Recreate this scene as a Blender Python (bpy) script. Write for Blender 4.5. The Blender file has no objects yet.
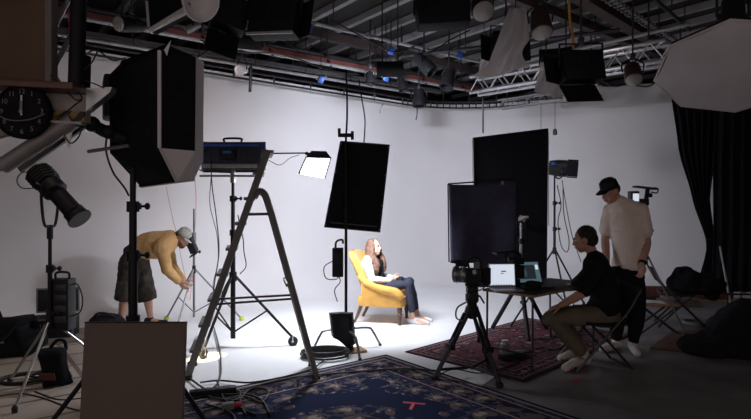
import bpy, bmesh, math, random
from mathutils import Vector, Matrix, Euler, noise
random.seed(7)
C = bpy.context.scene.collection
V = Vector
PI = math.pi
FPX, CX, CY, EYE = 542.0, 375.5, 209.5, 1.5

def W(px, py, d):                      # a photo pixel at distance d -> a point of the room
    return V(((px - CX) * d / FPX, d, EYE - (py - CY) * d / FPX))
def F(px, py):                         # a photo pixel on the floor
    d = EYE * FPX / (py - CY)
    return V(((px - CX) * d / FPX, d, 0))
def fx(px, d):
    return (px - CX) * d / FPX

# ------------------------------------------------------------------ mesh building
def basis(z, up=V((0, 0, 1))):
    z = z.normalized()
    x = up.cross(z)
    if x.length < 1e-4:
        x = V((1, 0, 0)).cross(z)
        if x.length < 1e-4: x = V((0, 1, 0)).cross(z)
    x.normalize()
    y = z.cross(x)
    return Matrix((x, y, z)).transposed()

def spl(pts, n=6):
    pts = [V(p) for p in pts]
    if len(pts) < 3: return pts
    out = []
    q = [2 * pts[0] - pts[1]] + pts + [2 * pts[-1] - pts[-2]]
    for i in range(1, len(q) - 2):
        a, b, c, d = q[i - 1], q[i], q[i + 1], q[i + 2]
        for k in range(n):
            t = k / n
            out.append(.5 * ((2 * b) + (c - a) * t + (2 * a - 5 * b + 4 * c - d) * t * t + (3 * b - a - 3 * c + d) * t ** 3))
    out.append(pts[-1])
    return out

class MB:
    def __init__(s): s.bm = bmesh.new()
    def quadgrid(s, rows, closed_u=False, cap=False):
        vs = [[s.bm.verts.new(p) for p in r] for r in rows]
        n = len(vs[0])
        for i in range(len(vs) - 1):
            for j in range(n if closed_u else n - 1):
                k = (j + 1) % n
                try: s.bm.faces.new((vs[i][j], vs[i][k], vs[i + 1][k], vs[i + 1][j]))
                except ValueError: pass
        if cap:
            for r in (vs[0], vs[-1]):
                if len(set(r)) > 2:
                    try: s.bm.faces.new(r)
                    except ValueError: pass
        return s
    def box(s, c, size, rot=None, bev=0.0, m=None):
        b2 = bmesh.new()
        bmesh.ops.create_cube(b2, size=1)
        bmesh.ops.scale(b2, vec=size, verts=b2.verts)
        if bev > 0:
            bmesh.ops.bevel(b2, geom=list(b2.edges), offset=bev, segments=2, affect='EDGES', profile=.6)
        M = Matrix.Translation(V(c))
        if rot is not None:
            M = M @ (rot.to_4x4() if isinstance(rot, Matrix) else Euler(rot).to_matrix().to_4x4())
        bmesh.ops.transform(b2, matrix=M, verts=b2.verts)
        s._join(b2); return s
    def _join(s, b2):
        me = bpy.data.meshes.new('t'); b2.to_mesh(me); b2.free()
        s.bm.from_mesh(me); bpy.data.meshes.remove(me)
    def tube(s, pts, r, seg=8, cap=True, sq=False):
        pts = [V(p) for p in pts]
        q = [pts[0]]
        for p in pts[1:]:
            if (p - q[-1]).length > 1e-5: q.append(p)
        pts = q
        if len(pts) < 2: return s
        rr = list(r) if isinstance(r, (list, tuple)) else [r] * len(pts)
        while len(rr) < len(pts): rr.append(rr[-1])
        t0 = (pts[1] - pts[0]).normalized()
        B = basis(t0); X = B.col[0].copy()
        rows = []
        for i, p in enumerate(pts):
            if i == 0: t = t0
            elif i == len(pts) - 1: t = (pts[i] - pts[i - 1]).normalized()
            else:
                t = (pts[i + 1] - pts[i]).normalized() + (pts[i] - pts[i - 1]).normalized()
                t = t.normalized() if t.length > 1e-6 else t0
            X = X - t * X.dot(t); X.normalize()
            Y = t.cross(X)
            off = PI / seg if sq else 0
            rows.append([p + (X * math.cos(a + off) + Y * math.sin(a + off)) * rr[i] for a in [2 * PI * k / seg for k in range(seg)]])
        s.quadgrid(rows, True, cap); return s
    def cyl(s, a, b, r0, r1=None, seg=12):
        return s.tube([a, b], [r0, r0 if r1 is None else r1], seg)
    def bar(s, a, b, w, h, up=V((0, 0, 1)), bev=0.0):      # rectangular bar from a to b
        a, b = V(a), V(b); z = b - a
        B = basis(z, up)
        return s.box((a + b) / 2, (w, h, z.length), B, bev)
    def ell(s, c, r, rot=None, u=14, v=10):
        if not isinstance(r, (tuple, list, Vector)): r = (r, r, r)
        b2 = bmesh.new()
        bmesh.ops.create_uvsphere(b2, u_segments=u, v_segments=v, radius=1)
        bmesh.ops.scale(b2, vec=r, verts=b2.verts)
        M = Matrix.Translation(V(c))
        if rot is not None:
            M = M @ (rot.to_4x4() if isinstance(rot, Matrix) else Euler(rot).to_matrix().to_4x4())
        bmesh.ops.transform(b2, matrix=M, verts=b2.verts)
        s._join(b2); return s
    def limb(s, pts, rr, seg=12):                          # tube with ball ends and joints
        pts = [V(p) for p in pts]
        s.tube(pts, rr, seg)
        for p, r in zip(pts, rr): s.ell(p, r, None, 12, 8)
        return s
    def lathe(s, prof, o=(0, 0, 0), axis=(0, 0, 1), seg=20, cap=True):
        B = basis(V(axis)); o = V(o); rows = []
        for r, h in prof:
            rows.append([o + B @ V((max(r, 1e-4) * math.cos(2 * PI * k / seg), max(r, 1e-4) * math.sin(2 * PI * k / seg), h)) for k in range(seg)])
        s.quadgrid(rows, True, cap); return s
    def poly(s, vs, faces):
        w = [s.bm.verts.new(v) for v in vs]
        for f in faces: s.bm.faces.new([w[i] for i in f])
        return s
    def prism(s, pts, d):                                  # closed planar outline pushed along d
        pts = [V(p) for p in pts]; d = V(d); n = len(pts)
        a = [s.bm.verts.new(p) for p in pts]; b = [s.bm.verts.new(p + d) for p in pts]
        s.bm.faces.new(a); s.bm.faces.new(b[::-1])
        for i in range(n):
            j = (i + 1) % n
            s.bm.faces.new((a[j], a[i], b[i], b[j]))
        return s
    def sheet(s, fn, nu, nv, th):                          # thick curved sheet fn(u,v) -> point
        g = [[V(fn(i / nu, j / nv)) for i in range(nu + 1)] for j in range(nv + 1)]
        def nrm(j, i):
            a = g[j][min(i + 1, nu)] - g[j][max(i - 1, 0)]
            b = g[min(j + 1, nv)][i] - g[max(j - 1, 0)][i]
            n = a.cross(b)
            return n.normalized() if n.length > 1e-9 else V((0, 1, 0))
        h = [[g[j][i] + nrm(j, i) * th for i in range(nu + 1)] for j in range(nv + 1)]
        A = [[s.bm.verts.new(p) for p in r] for r in g]; Bv = [[s.bm.verts.new(p) for p in r] for r in h]
        f = s.bm.faces.new
        for j in range(nv):
            for i in range(nu):
                f((A[j][i], A[j + 1][i], A[j + 1][i + 1], A[j][i + 1]))
                f((Bv[j][i], Bv[j][i + 1], Bv[j + 1][i + 1], Bv[j + 1][i]))
        for j in range(nv):
            f((A[j][0], Bv[j][0], Bv[j + 1][0], A[j + 1][0])); f((A[j][nu], A[j + 1][nu], Bv[j + 1][nu], Bv[j][nu]))
        for i in range(nu):
            f((A[0][i], A[0][i + 1], Bv[0][i + 1], Bv[0][i])); f((A[nv][i], Bv[nv][i], Bv[nv][i + 1], A[nv][i + 1]))
        return s
    def build(s, name, mat, parent=None, smooth=30, loc=None):
        bmesh.ops.recalc_face_normals(s.bm, faces=s.bm.faces)
        if loc is not None: bmesh.ops.translate(s.bm, vec=-V(loc), verts=s.bm.verts)
        me = bpy.data.meshes.new(name); s.bm.to_mesh(me); s.bm.free()
        return link(name, me, mat, parent, smooth, loc)

def link(name, me, mat, parent=None, smooth=30, loc=None):
    me.materials.clear(); me.materials.append(mat)
    o = bpy.data.objects.new(name, me); C.objects.link(o)
    if parent: o.parent = parent
    elif loc is not None: o.location = loc
    if smooth:
        me.polygons.foreach_set('use_smooth', [True] * len(me.polygons))
        if smooth < 180:
            try: me.set_sharp_from_angle(angle=math.radians(smooth))
            except Exception: pass
    return o

def thing(name, label, cat, loc=(0, 0, 0), rz=0, group=None):
    o = bpy.data.objects.new(name, None); C.objects.link(o)
    o.empty_display_size = .1
    o.location = loc; o.rotation_euler = (0, 0, rz)
    return tag(o, label, cat, group)
def tag(o, label, cat, group=None):
    o['label'] = label; o['category'] = cat
    if group: o['group'] = group
    return o
def struct(o):
    o['kind'] = 'structure'; return o
def dup(root, loc, rz, label, group=None):
    r = root.copy(); C.objects.link(r); r.location = loc; r.rotation_euler = (0, 0, rz); r['label'] = label
    if group: r['group'] = group
    for ch in list(root.children):
        c = ch.copy(); C.objects.link(c); c.parent = r
        for g in list(ch.children):
            d = g.copy(); C.objects.link(d); d.parent = c
    return r

# ------------------------------------------------------------------ materials
def mat(name, col, rough=.6, metal=0.0, var=.12, scale=8.0, bump=0.0, bscale=60.0, emit=0.0, sheen=0.0, spec=.5, ecol=None, coord='Object'):
    m = bpy.data.materials.new(name); m.use_nodes = True
    nt = m.node_tree; N = nt.nodes; L = nt.links
    b = N['Principled BSDF']
    b.inputs['Roughness'].default_value = rough; b.inputs['Metallic'].default_value = metal
    b.inputs['Specular IOR Level'].default_value = spec
    if sheen: b.inputs['Sheen Weight'].default_value = sheen
    tc = N.new('ShaderNodeTexCoord')
    if var > 0:
        n = N.new('ShaderNodeTexNoise'); n.inputs['Scale'].default_value = scale; n.inputs['Detail'].default_value = 5
        L.new(tc.outputs[coord], n.inputs['Vector'])
        r = N.new('ShaderNodeValToRGB')
        r.color_ramp.elements[0].position = .3; r.color_ramp.elements[1].position = .7
        r.color_ramp.elements[0].color = (*[c * (1 - var) for c in col], 1)
        r.color_ramp.elements[1].color = (*[min(1, c * (1 + var)) for c in col], 1)
        L.new(n.outputs['Fac'], r.inputs['Fac']); L.new(r.outputs['Color'], b.inputs['Base Color'])
    else: b.inputs['Base Color'].default_value = (*col, 1)
    if bump:
        n2 = N.new('ShaderNodeTexNoise'); n2.inputs['Scale'].default_value = bscale; n2.inputs['Detail'].default_value = 4
        L.new(tc.outputs[coord], n2.inputs['Vector'])
        bp = N.new('ShaderNodeBump'); bp.inputs['Strength'].default_value = bump; bp.inputs['Distance'].default_value = .02
        L.new(n2.outputs['Fac'], bp.inputs['Height']); L.new(bp.outputs['Normal'], b.inputs['Normal'])
    if emit:
        b.inputs['Emission Color'].default_value = (*(ecol or col), 1); b.inputs['Emission Strength'].default_value = emit
    return m

class NG:                               # tiny node-expression helper
    def __init__(s, m): s.nt = m.node_tree; s.N = s.nt.nodes; s.L = s.nt.links
    def _in(s, sock, v):
        if hasattr(v, 'is_linked') or hasattr(v, 'links'): s.L.new(v, sock)
        else: sock.default_value = v
    def m(s, op, a, b=0.0, c=0.0):
        n = s.N.new('ShaderNodeMath'); n.operation = op
        s._in(n.inputs[0], a); s._in(n.inputs[1], b); s._in(n.inputs[2], c)
        return n.outputs[0]
    def mix(s, f, a, b):
        n = s.N.new('ShaderNodeMix'); n.data_type = 'RGBA'
        s._in(n.inputs[0], f)
        for k, v in ((6, a), (7, b)):
            if isinstance(v, tuple): n.inputs[k].default_value = (*v, 1)
            else: s.L.new(v, n.inputs[k])
        return n.outputs[2]

M = {}
M['black']   = mat('matt_black', (.010, .010, .012), .6, spec=.25)
M['blackm']  = mat('black_metal', (.018, .018, .02), .5, .3, spec=.3)
M['gun']     = mat('gunmetal', (.06, .06, .065), .4, .7)
M['chrome']  = mat('steel', (.55, .55, .56), .28, .95, .06)
M['dsteel']  = mat('dull_steel', (.25, .25, .26), .45, .8)
M['alu']     = mat('aluminium', (.62, .62, .64), .35, .8, .08)
M['pipe']    = mat('grey_pipe', (.38, .37, .38), .5, .3)
M['fabblk']  = mat('black_fabric', (.013, .013, .017), .9, 0, .2, 20, .25, 180, spec=.15)
M['duvet']   = mat('navy_black_fabric', (.058, .056, .092), .9, 0, .2, 6, .3, 60, spec=.15)
M['rubber']  = mat('black_rubber', (.015, .015, .015), .7)
M['cable']   = mat('black_cable', (.012, .012, .012), .5)
M['plastic'] = mat('black_plastic', (.014, .014, .016), .5, spec=.25)
M['greyp']   = mat('grey_plastic', (.2, .2, .21), .5)
M['white']   = mat('white_fabric', (.80, .77, .77), .85, 0, .06, 5, .25, 30)
M['diff']    = mat('diffusion_cloth', (.66, .60, .61), .9, 0, .08, 3, .3, 14)
M['paper']   = mat('white_sheet', (.75, .74, .74), .7, 0, .05, 3, .25, 12)
def translucent(m, f=.5):
    nt = m.node_tree; b = nt.nodes['Principled BSDF']; out = nt.nodes['Material Output']
    tr = nt.nodes.new('ShaderNodeBsdfTranslucent'); mx = nt.nodes.new('ShaderNodeMixShader'); mx.inputs[0].default_value = f
    tr.inputs[0].default_value = (.8, .77, .77, 1)
    nt.links.new(b.outputs[0], mx.inputs[1]); nt.links.new(tr.outputs[0], mx.inputs[2]); nt.links.new(mx.outputs[0], out.inputs['Surface'])
M['sheer'] = mat('thin_white_cloth', (.85, .82, .82), .85, 0, .06, 5, .25, 30)
translucent(M['sheer'])
M['brownpnt'] = mat('brown_housing', (.055, .028, .022), .6, 0, .2)
M['wood']    = mat('wood', (.30, .17, .08), .5, 0, .3, 12)
M['dwood']   = mat('dark_wood', (.10, .04, .02), .35, 0, .3, 14)
M['redpnt']  = mat('red_oxide_steel', (.19, .058, .048), .6, .1, .2)
M['blue']    = mat('blue_metal', (.03, .10, .42), .4, .3)
M['orange']  = mat('orange_strap', (.55, .25, .04), .6)
M['red_tape']= mat('red_tape', (.75, .03, .09), .6)
M['tennis']  = mat('tennis_felt', (.50, .62, .06), .9)
M['yellow']  = mat('mustard_upholstery', (.58, .295, .055), .75, 0, .10, 9, .2, 120, sheen=.2)
M['skin']    = mat('skin', (.50, .27, .19), .5, 0, .08, 12)
M['skinw']   = mat('fair_skin', (.66, .40, .30), .5, 0, .06, 12)
M['eye']     = mat('eye_white', (.75, .73, .70), .3, 0, 0)
M['lip']     = mat('lips', (.42, .13, .11), .45, 0, .05)
M['brow']    = mat('brow_hair', (.05, .03, .02), .8)
M['hairdk']  = mat('dark_hair', (.018, .012, .010), .6, 0, .4, 60, .6, 200)
M['hairbr']  = mat('light_brown_hair', (.17, .085, .055), .5, 0, .55, 40, .6, 120)
M['beard']   = mat('brown_beard', (.10, .05, .03), .8, 0, .4, 60, .6, 200)
M['hoodie']  = mat('tan_hoodie_cloth', (.50, .29, .12), .9, 0, .1, 5, .25, 40)
M['tshirt']  = mat('beige_jersey', (.84, .70, .62), .9, 0, .08, 5, .2, 40)
M['tblack']  = mat('black_jersey', (.010, .010, .012), .9, 0, .1, 5, .2, 40, spec=.2)
M['khaki']   = mat('khaki_cotton', (.15, .122, .085), .9, 0, .15, 8, .3, 40)
M['jeans']   = mat('dark_denim', (.020, .024, .045), .85, 0, .15, 30, .2, 90)
M['sock']    = mat('white_socks', (.62, .56, .53), .9, 0, .06, 30, .2, 120)
M['board']   = mat('grey_brown_board', (.165, .125, .105), .85, 0, .06, 90, .15, 200)
M['screenw'] = mat('bright_screen', (.62, .70, .80), .3, 0, 0, emit=.85, ecol=(.68, .74, .86))
M['screenb'] = mat('blue_screen', (.1, .2, .25), .3, 0, 0, emit=.32, ecol=(.20, .32, .38))
M['screend'] = mat('dark_screen_picture', (.02, .03, .04), .3, 0, 0, emit=.12, ecol=(.10, .16, .2))
M['lampface']= mat('lit_diffuser', (1, 1, 1), .5, 0, 0, emit=14, ecol=(.86, .93, 1))
M['lampdim'] = mat('grey_lamp_diffuser', (.42, .39, .37), .8, 0, .1, 20, .2, 60)
# ================================================================== camera
cam = bpy.data.cameras.new('camera'); cam.sensor_width = 36; cam.lens = 36 * FPX / 751
cam.clip_start = .05; cam.clip_end = 100
co = bpy.data.objects.new('camera', cam); C.objects.link(co)
co.location = (0, 0, EYE); co.rotation_euler = (PI / 2, 0, 0)
bpy.context.scene.camera = co

# ================================================================== floor and cyclorama
mf = mat('studio_floor', (.19, .174, .172), .6, 0, .35, 2.2, .12, 40, spec=.3)
g = NG(mf)
b_ = g.N['Principled BSDF']; src = b_.inputs['Base Color'].links[0].from_socket
tcn = g.N.new('ShaderNodeTexCoord'); sp = g.N.new('ShaderNodeSeparateXYZ'); g.L.new(tcn.outputs['Object'], sp.inputs[0])
left = g.m('LESS_THAN', g.m('ADD', sp.outputs[0], g.m('MULTIPLY', sp.outputs[1], .10)), -1.1)
br = g.N.new('ShaderNodeTexBrick'); br.offset = 0; br.inputs['Scale'].default_value = .55; br.inputs['Mortar Size'].default_value = .012
br.inputs['Color1'].default_value = (.55, .46, .40, 1); br.inputs['Color2'].default_value = (.50, .42, .36, 1); br.inputs['Mortar'].default_value = (.20, .165, .145, 1)
mp = g.N.new('ShaderNodeMapping'); mp.inputs['Rotation'].default_value = (0, 0, -.66); g.L.new(tcn.outputs['Object'], mp.inputs[0]); g.L.new(mp.outputs[0], br.inputs['Vector'])
bl = g.N.new('ShaderNodeMix'); bl.data_type = 'RGBA'; bl.blend_type = 'MULTIPLY'; bl.inputs[0].default_value = .45
nz = g.N.new('ShaderNodeTexNoise'); nz.inputs['Scale'].default_value = 3.5; nz.inputs['Detail'].default_value = 8; g.L.new(tcn.outputs['Object'], nz.inputs['Vector'])
g.L.new(br.outputs['Color'], bl.inputs[6]); g.L.new(nz.outputs['Fac'], bl.inputs[7])
g.L.new(g.mix(left, src, bl.outputs[2]), b_.inputs['Base Color'])
fl = MB().box((0, 6.5, -.06), (18, 19, .12)).build('floor', mf, None, 0); struct(fl)

mcy = mat('white_cyclorama_paint', (.81, .79, .80), .65, 0, .02, 1.5, .03, 20, spec=.3)
mcf = mat('white_cyclorama_floor', (.78, .78, .79), .5, 0, .05, 1.3, .02, 20, spec=.35)
DL = V((.786, .618, 0)).normalized(); DR = V((.915, -.403, 0)).normalized()
KN = V((1.45, 11.86, 0)); RC = 2.3
half = math.acos(max(-1, min(1, (-DL).dot(DR)))) / 2
tl = RC / math.tan(half)
pA = KN - DL * tl; pB = KN + DR * tl
nL = V((DL.y, -DL.x, 0)); cen = pA + nL * RC
plan = []
for k in range(13):
    t = -8.5 + 8.5 * k / 12
    plan.append((pA + DL * t, nL))
a0 = (pA - cen); tot = PI - 2 * half
for k in range(1, 16):
    R = Matrix.Rotation(-tot * k / 16, 3, 'Z'); v = R @ a0
    plan.append((cen + v, -v.normalized()))
nR = V((DR.y, -DR.x, 0))
if nR.y > 0: nR = -nR
for k in range(13):
    plan.append((pB + DR * (6.2 * k / 12), nR))
CV = .75; TOP = 3.72
prof = [(CV * (1 - math.sin(a)), CV * (1 - math.cos(a))) for a in [PI / 2 * k / 8 for k in range(9)]]
prof = [(CV * (1 - math.sin(PI / 2 * k / 8)), CV * (1 - math.cos(PI / 2 * k / 8))) for k in range(9)] + [(0, h) for h in (1.2, 1.8, 2.4, 3.0, 3.4, TOP)]
rows = [[p + n * o + V((0, 0, z + .004)) for p, n in plan] for o, z in prof]
back = [[p - n * .08 + V((0, 0, z)) for p, n in plan] for z in (TOP, -.0)]
cy = MB().quadgrid(rows + back).build('wall_back', mcy, None, 60); struct(cy)
# painted floor of the cyclorama
out = [F(187, 398), F(330, 396), F(482, 386), F(600, 300), V((4.35, 10.15, 0))]
inner = [p + n * (CV - .02) for p, n in plan]
k0 = min(range(len(inner)), key=lambda i: (inner[i] - V((-3.75, 7.0, 0))).length)
k1 = min(range(len(inner)), key=lambda i: (inner[i] - V((4.1, 10.0, 0))).length)
ring = [V((-3.45, 6.6, 0)), V((-2.75, 5.6, 0))] + out[:-1] + [inner[i] for i in range(k1, k0 - 1, -1)]
cf = MB().prism([V((p.x, p.y, .0)) for p in ring], (0, 0, .006)).build('floor_painted', mcf, None, 0); struct(cf)

# dark shell of the studio
mdk = mat('dark_studio_wall', (.035, .032, .032), .85, 0, .2, 2)
mcl = mat('dark_ceiling', (.030, .027, .026), .9, 0, .3, 1.2)
CE = 4.62
struct(MB().box((0, 15.6, CE / 2), (18, .2, CE)).build('wall_rear', mdk, None, 0))
struct(MB().box((-8.6, 6.5, CE / 2), (.2, 19, CE)).build('wall_left', mdk, None, 0))
struct(MB().box((8.6, 6.5, CE / 2), (.2, 19, CE)).build('wall_right', mdk, None, 0))
struct(MB().box((0, 6.5, CE + .1), (18, 19, .2)).build('ceiling', mcl, None, 0))
# baseboard ledge at the foot of the left wall
q0, q1 = V((-5.2, 5.35, 0)), V((-3.15, 6.62, 0))
q1 = V((-3.30, 6.35, 0)); q0 = V((-5.6, 4.9, 0))
struct(MB().bar(q0 + V((0, 0, .02)), q1 + V((0, 0, .02)), .34, .04, bev=.005).build('baseboard_left', mat('worn_plank', (.17, .145, .13), .8, 0, .25, 5), None, 0))
# ceiling joists: pale metal strips, perpendicular to the left wall
JD = V((.618, -.786, 0)); JP = V((.786, .618, 0))
mj = mat('pale_joist', (.36, .35, .36), .5, .2, .15, 3)
for k in range(19):
    o = V((-4.6, 8.2, 0)) + JP * (.62 * k)
    a = o - JD * 3.5; b = o + JD * 9.5
    if k > 13: a = o - JD * 1.0
    j = MB().bar(a + V((0, 0, CE - .07)), b + V((0, 0, CE - .07)), .085, .10).build('trim_%d' % (k + 1), mj, None, 0); struct(j)
for k, s_ in enumerate((-1.2, 1.6, 4.6)):   # darker purlins across them
    o = V((-4.6, 8.2, 0)) + JD * s_
    struct(MB().bar(o - JP * 1 + V((0, 0, CE - .2)), o + JP * 12 + V((0, 0, CE - .2)), .12, .14).build('trim_%d' % (k + 31), mat('purlin', (.07, .05, .048), .7), None, 0))

# ================================================================== light
w = bpy.data.worlds.new('world'); bpy.context.scene.world = w; w.use_nodes = True
w.node_tree.nodes['Background'].inputs[0].default_value = (1, .85, .82, 1)
w.node_tree.nodes['Background'].inputs[1].default_value = .42
def aim(o, t):
    o.rotation_euler = (V(t) - o.location).to_track_quat('-Z', 'Y').to_euler()
def area(name, loc, tgt, sx, sy, e, col=(1, 1, 1), spread=180):
    l = bpy.data.lights.new(name, 'AREA'); l.shape = 'RECTANGLE'; l.size = sx; l.size_y = sy; l.energy = e; l.color = col
    l.spread = math.radians(spread)
    o = bpy.data.objects.new(name, l); C.objects.link(o); o.location = loc; aim(o, tgt); return o
def spot(name, loc, tgt, ang, e, col=(1, 1, 1), blend=.5, size=.06):
    l = bpy.data.lights.new(name, 'SPOT'); l.spot_size = math.radians(ang); l.spot_blend = blend; l.energy = e; l.color = col; l.shadow_soft_size = size
    o = bpy.data.objects.new(name, l); C.objects.link(o); o.location = loc; aim(o, tgt); return o
COOL = (.86, .91, 1)
area('key_softbox_light', (-.20, 6.42, 1.76), (.15, 7.9, .40), .42, .6, 58, COOL)
area('boom_lamp_light', W(315, 170, 6.2) + V((.0, -.08, -.10)), W(300, 330, 5.9), .28, .22, 48, COOL)
area('cyclorama_light', (.2, 7.6, 3.42), (.35, 11.4, 1.0), .34, .18, 42, (.82, .86, 1), 150)
area('cyclorama_light', (-1.5, 6.3, 3.42), (-2.3, 9.0, 1.2), .36, .18, 10, (1, .87, .88), 150)
area('cyclorama_light', (2.3, 7.0, 3.42), (3.2, 10.6, 1.0), .36, .18, 4.5, (1, .84, .86), 150)
spot('profile_beam', W(84, 226, 4.40), F(206, 358), 10, 1100, (1, .78, .46), .6, .03)
spot('added_floor_fill', (-3.4, 4.2, 4.35), (-3.0, 5.0, 0), 78, 75, (1, .84, .70), 1, .15)  # added fill from above the frame, brightens the left foreground floor
bpy.context.scene.view_settings.view_transform = 'Standard'
bpy.context.scene.view_settings.look = 'None'
bpy.context.scene.view_settings.exposure = 0
bpy.context.scene.view_settings.gamma = 1
# ================================================================== stands
def stand(name, label, loc, top, apex, feet, pr=.016, lr=.012, m='blackm', collars=(), group=None, rise=.03, hub=None, brace=True, foot='rubber', cat='light stand', pole_m=None, lm=None):
    """tripod stand: pole to height top, legs from apex (height) to feet (world xy offsets); returns the Empty"""
    t = thing(name, label, cat, loc, 0, group)
    pm = M[pole_m or m]; lm = M[lm or m]
    zs = [.10 if brace else apex - .05] + sorted(collars) + [top]
    for i in range(len(zs) - 1):
        r = pr * (1.25 - .22 * i)
        MB().cyl((0, 0, zs[i]), (0, 0, zs[i + 1] + .01), max(r, .006), seg=14).build('pole_section', pm, t)
    for z in collars:
        k = MB().cyl((0, 0, z - .035), (0, 0, z + .03), pr * 1.7, seg=14).box((pr * 1.5, 0, z), (.03, .03, .04), bev=.004).build('collar', M['plastic'], t)
        MB().cyl((pr * 1.5, 0, z), (pr * 1.5 + .05, 0, z), .008).ell((pr * 1.5 + .055, 0, z), (.016, .022, .022)).build('knob', M['plastic'], k)
    MB().cyl((0, 0, apex - .05), (0, 0, apex + .05), pr * 1.9, seg=14).build('hub', M['plastic'], t)
    for f in feet:
        f = V((f[0], f[1], rise)); h = V((f.x, f.y, 0)).normalized()
        p = h * pr * 1.5 + V((0, 0, apex))
        l = MB().tube([p, p.lerp(f, .98), f], lr, 10).build('leg', lm, t)
        if foot == 'rubber':
            MB().ell(f, (.022, .022, .028)).cyl(f, (f.x, f.y, 0.002), .02, seg=10).build('rubber_foot', M['rubber'], l)
        elif foot == 'ball':
            MB().ell((f.x, f.y, .034), .034).build('tennis_ball_foot', M['tennis'], l)
        elif foot == 'wheel':
            c = V((f.x, f.y, .055)); s = V((-h.y, h.x, 0))
            MB().lathe([(.02, -.016), (.05, -.016), (.055, -.008), (.055, .008), (.05, .016), (.02, .016)], c, s, 18).build('caster_wheel', M['rubber'], l)
            MB().box(c + V((0, 0, .03)), (.05, .012, .08), basis(V((0, 0, 1)), h), .003).cyl(c - s * .022, c + s * .022, .012).build('caster_fork', M['chrome'], l)
        if brace:
            q = p.lerp(f, .55)
            MB().tube([V((0, 0, .16)), q], lr * .6, 8).build('brace', lm, t)
    return t

def cable(label, pts, r=.006, n=6, m='cable', name='cable', group=None):
    pts = [V(p) for p in pts]
    o = MB().tube(spl(pts, n), r, 6).build(name, M[m], None, 180, loc=pts[0])
    return tag(o, label, 'cable', group)

# ---- profile spotlight and its stand
pc = W(50, 380, 4.6); pc.z = 0
stand('light_stand', 'slim steel light stand under the tilted profile spotlight at left', pc, 1.36, .54,
      [(.10, -.60), (.47, .28), (-.38, .06)], .018, .011, 'dsteel', (.62, 1.0), brace=False, pole_m='blackm', lm='chrome')
D = 4.57
pa, pb = W(37, 171, D), W(80, 219, D - .10)
ax = (pb - pa).normalized()
t = thing('profile_spotlight', 'black profile spotlight on its stand, tilted down to the right', 'spotlight', W(52, 208, D))
lo = V(t.location)
B = basis(ax)
def lp(h, r=0): return pa + ax * h - lo
Ln = (pb - pa).length
MB().lathe([(.05, -.03), (.095, 0), (.108, .05), (.108, .15), (.07, .18)], pa - lo, ax, 8).build('lamp_housing', M['black'], t)
for k in range(4): MB().lathe([(.112, 0), (.114, .008), (.112, .016)], lp(.02 + .03 * k), ax, 8).build('cooling_fin', M['blackm'], t)
MB().lathe([(.07, .15), (.098, .17), (.098, .26), (.07, .28)], pa - lo, ax, 14).build('shutter_box', M['plastic'], t)
MB().lathe([(.072, .26), (.074, Ln - .10), (.084, Ln - .09), (.084, Ln - .07), (.076, Ln - .06), (.086, Ln - .05), (.090, Ln), (.074, Ln + .002), (.068, Ln - .03)], pa - lo, ax, 20, True).build('lens_tube', M['black'], t)
MB().lathe([(.001, Ln - .012), (.06, Ln - .012), (.06, Ln - .02), (.001, Ln - .022)], pa - lo, ax, 20).build('lens', M['screend'], t)
MB().lathe([(.080, Ln - .012), (.098, Ln - .012), (.098, Ln + .004), (.080, Ln + .004)], pa - lo, ax, 20).build('front_ring', M['plastic'], t)
for s in (-1, 1): MB().bar(lp(.2) + B.col[0] * .08 * s, lp(.2) + B.col[0] * .15 * s + V((0, 0, .03)), .02, .006).build('shutter_handle', M['dsteel'], t)
st = V((pc.x, pc.y, 1.35)) - lo
yk = [st, st + V((0, .08, .03)), lp(.2) + V((-.01, .12, -.10)), lp(.2) + V((0, .12, 0))]
MB().tube(spl(yk, 4), .012, 8).build('yoke', M['blackm'], t)
MB().tube(spl([st, st + V((0, -.08, .03)), lp(.2) + V((-.01, -.12, -.10)), lp(.2) + V((0, -.12, 0))], 4), .012, 8).build('yoke', M['blackm'], t)
MB().cyl(st + V((0, 0, -.10)), st + V((0, 0, .02)), .024).build('spigot', M['plastic'], t)
cable('thin black power cable looping beside the profile spotlight', [W(40, 176, D), W(24, 172, D), W(17, 180, D), W(22, 188, D), W(36, 188, D)], .005)
# dimmer pack hung on that stand
t = thing('dimmer_box', 'upright black dimmer box strapped to the stand of the profile spotlight', 'dimmer', W(59, 305, 4.62))
MB().box((0, .05, 0), (.17, .13, .44), None, .012).build('body', M['plastic'], t)
MB().tube(spl([(-.06, .05, .22), (-.05, .05, .27), (.05, .05, .27), (.06, .05, .22)], 4), .010).build('handle', M['black'], t)
for k in range(4): MB().box((.02, -.02, .15 - .09 * k), (.10, .012, .055), None, .003).build('socket', M['gun'], t)
MB().tube(spl([(.09, .02, .17), (.15, .02, .17), (.19, .02, .05), (.17, .02, -.06), (.09, .02, -.10)], 5), .006).build('lead', M['cable'], t)
# sandbag
t = thing('sandbag', 'black sandbag slumped at the foot of the profile spotlight stand', 'sandbag', F(58, 384))
MB().sheet(lambda u, v: ((u - .5) * (.24 - .04 * math.sin(v * PI)), -.03 + .08 * math.sin(u * 2.4) - .10 * v, .01 + .32 * v), 8, 8, .10).build('bag', M['fabblk'], t, 180)
MB().tube(spl([(-.04, -.05, .32), (.03, -.06, .39), (.09, -.06, .38), (.10, -.05, .31)], 5), .014, 6).build('strap', M['fabblk'], t)
MB().box((.02, -.19, .12), (.13, .006, .06), (.2, 0, 0)).build('patch', mat('faded_patch', (.10, .03, .02), .8), t)
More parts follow.
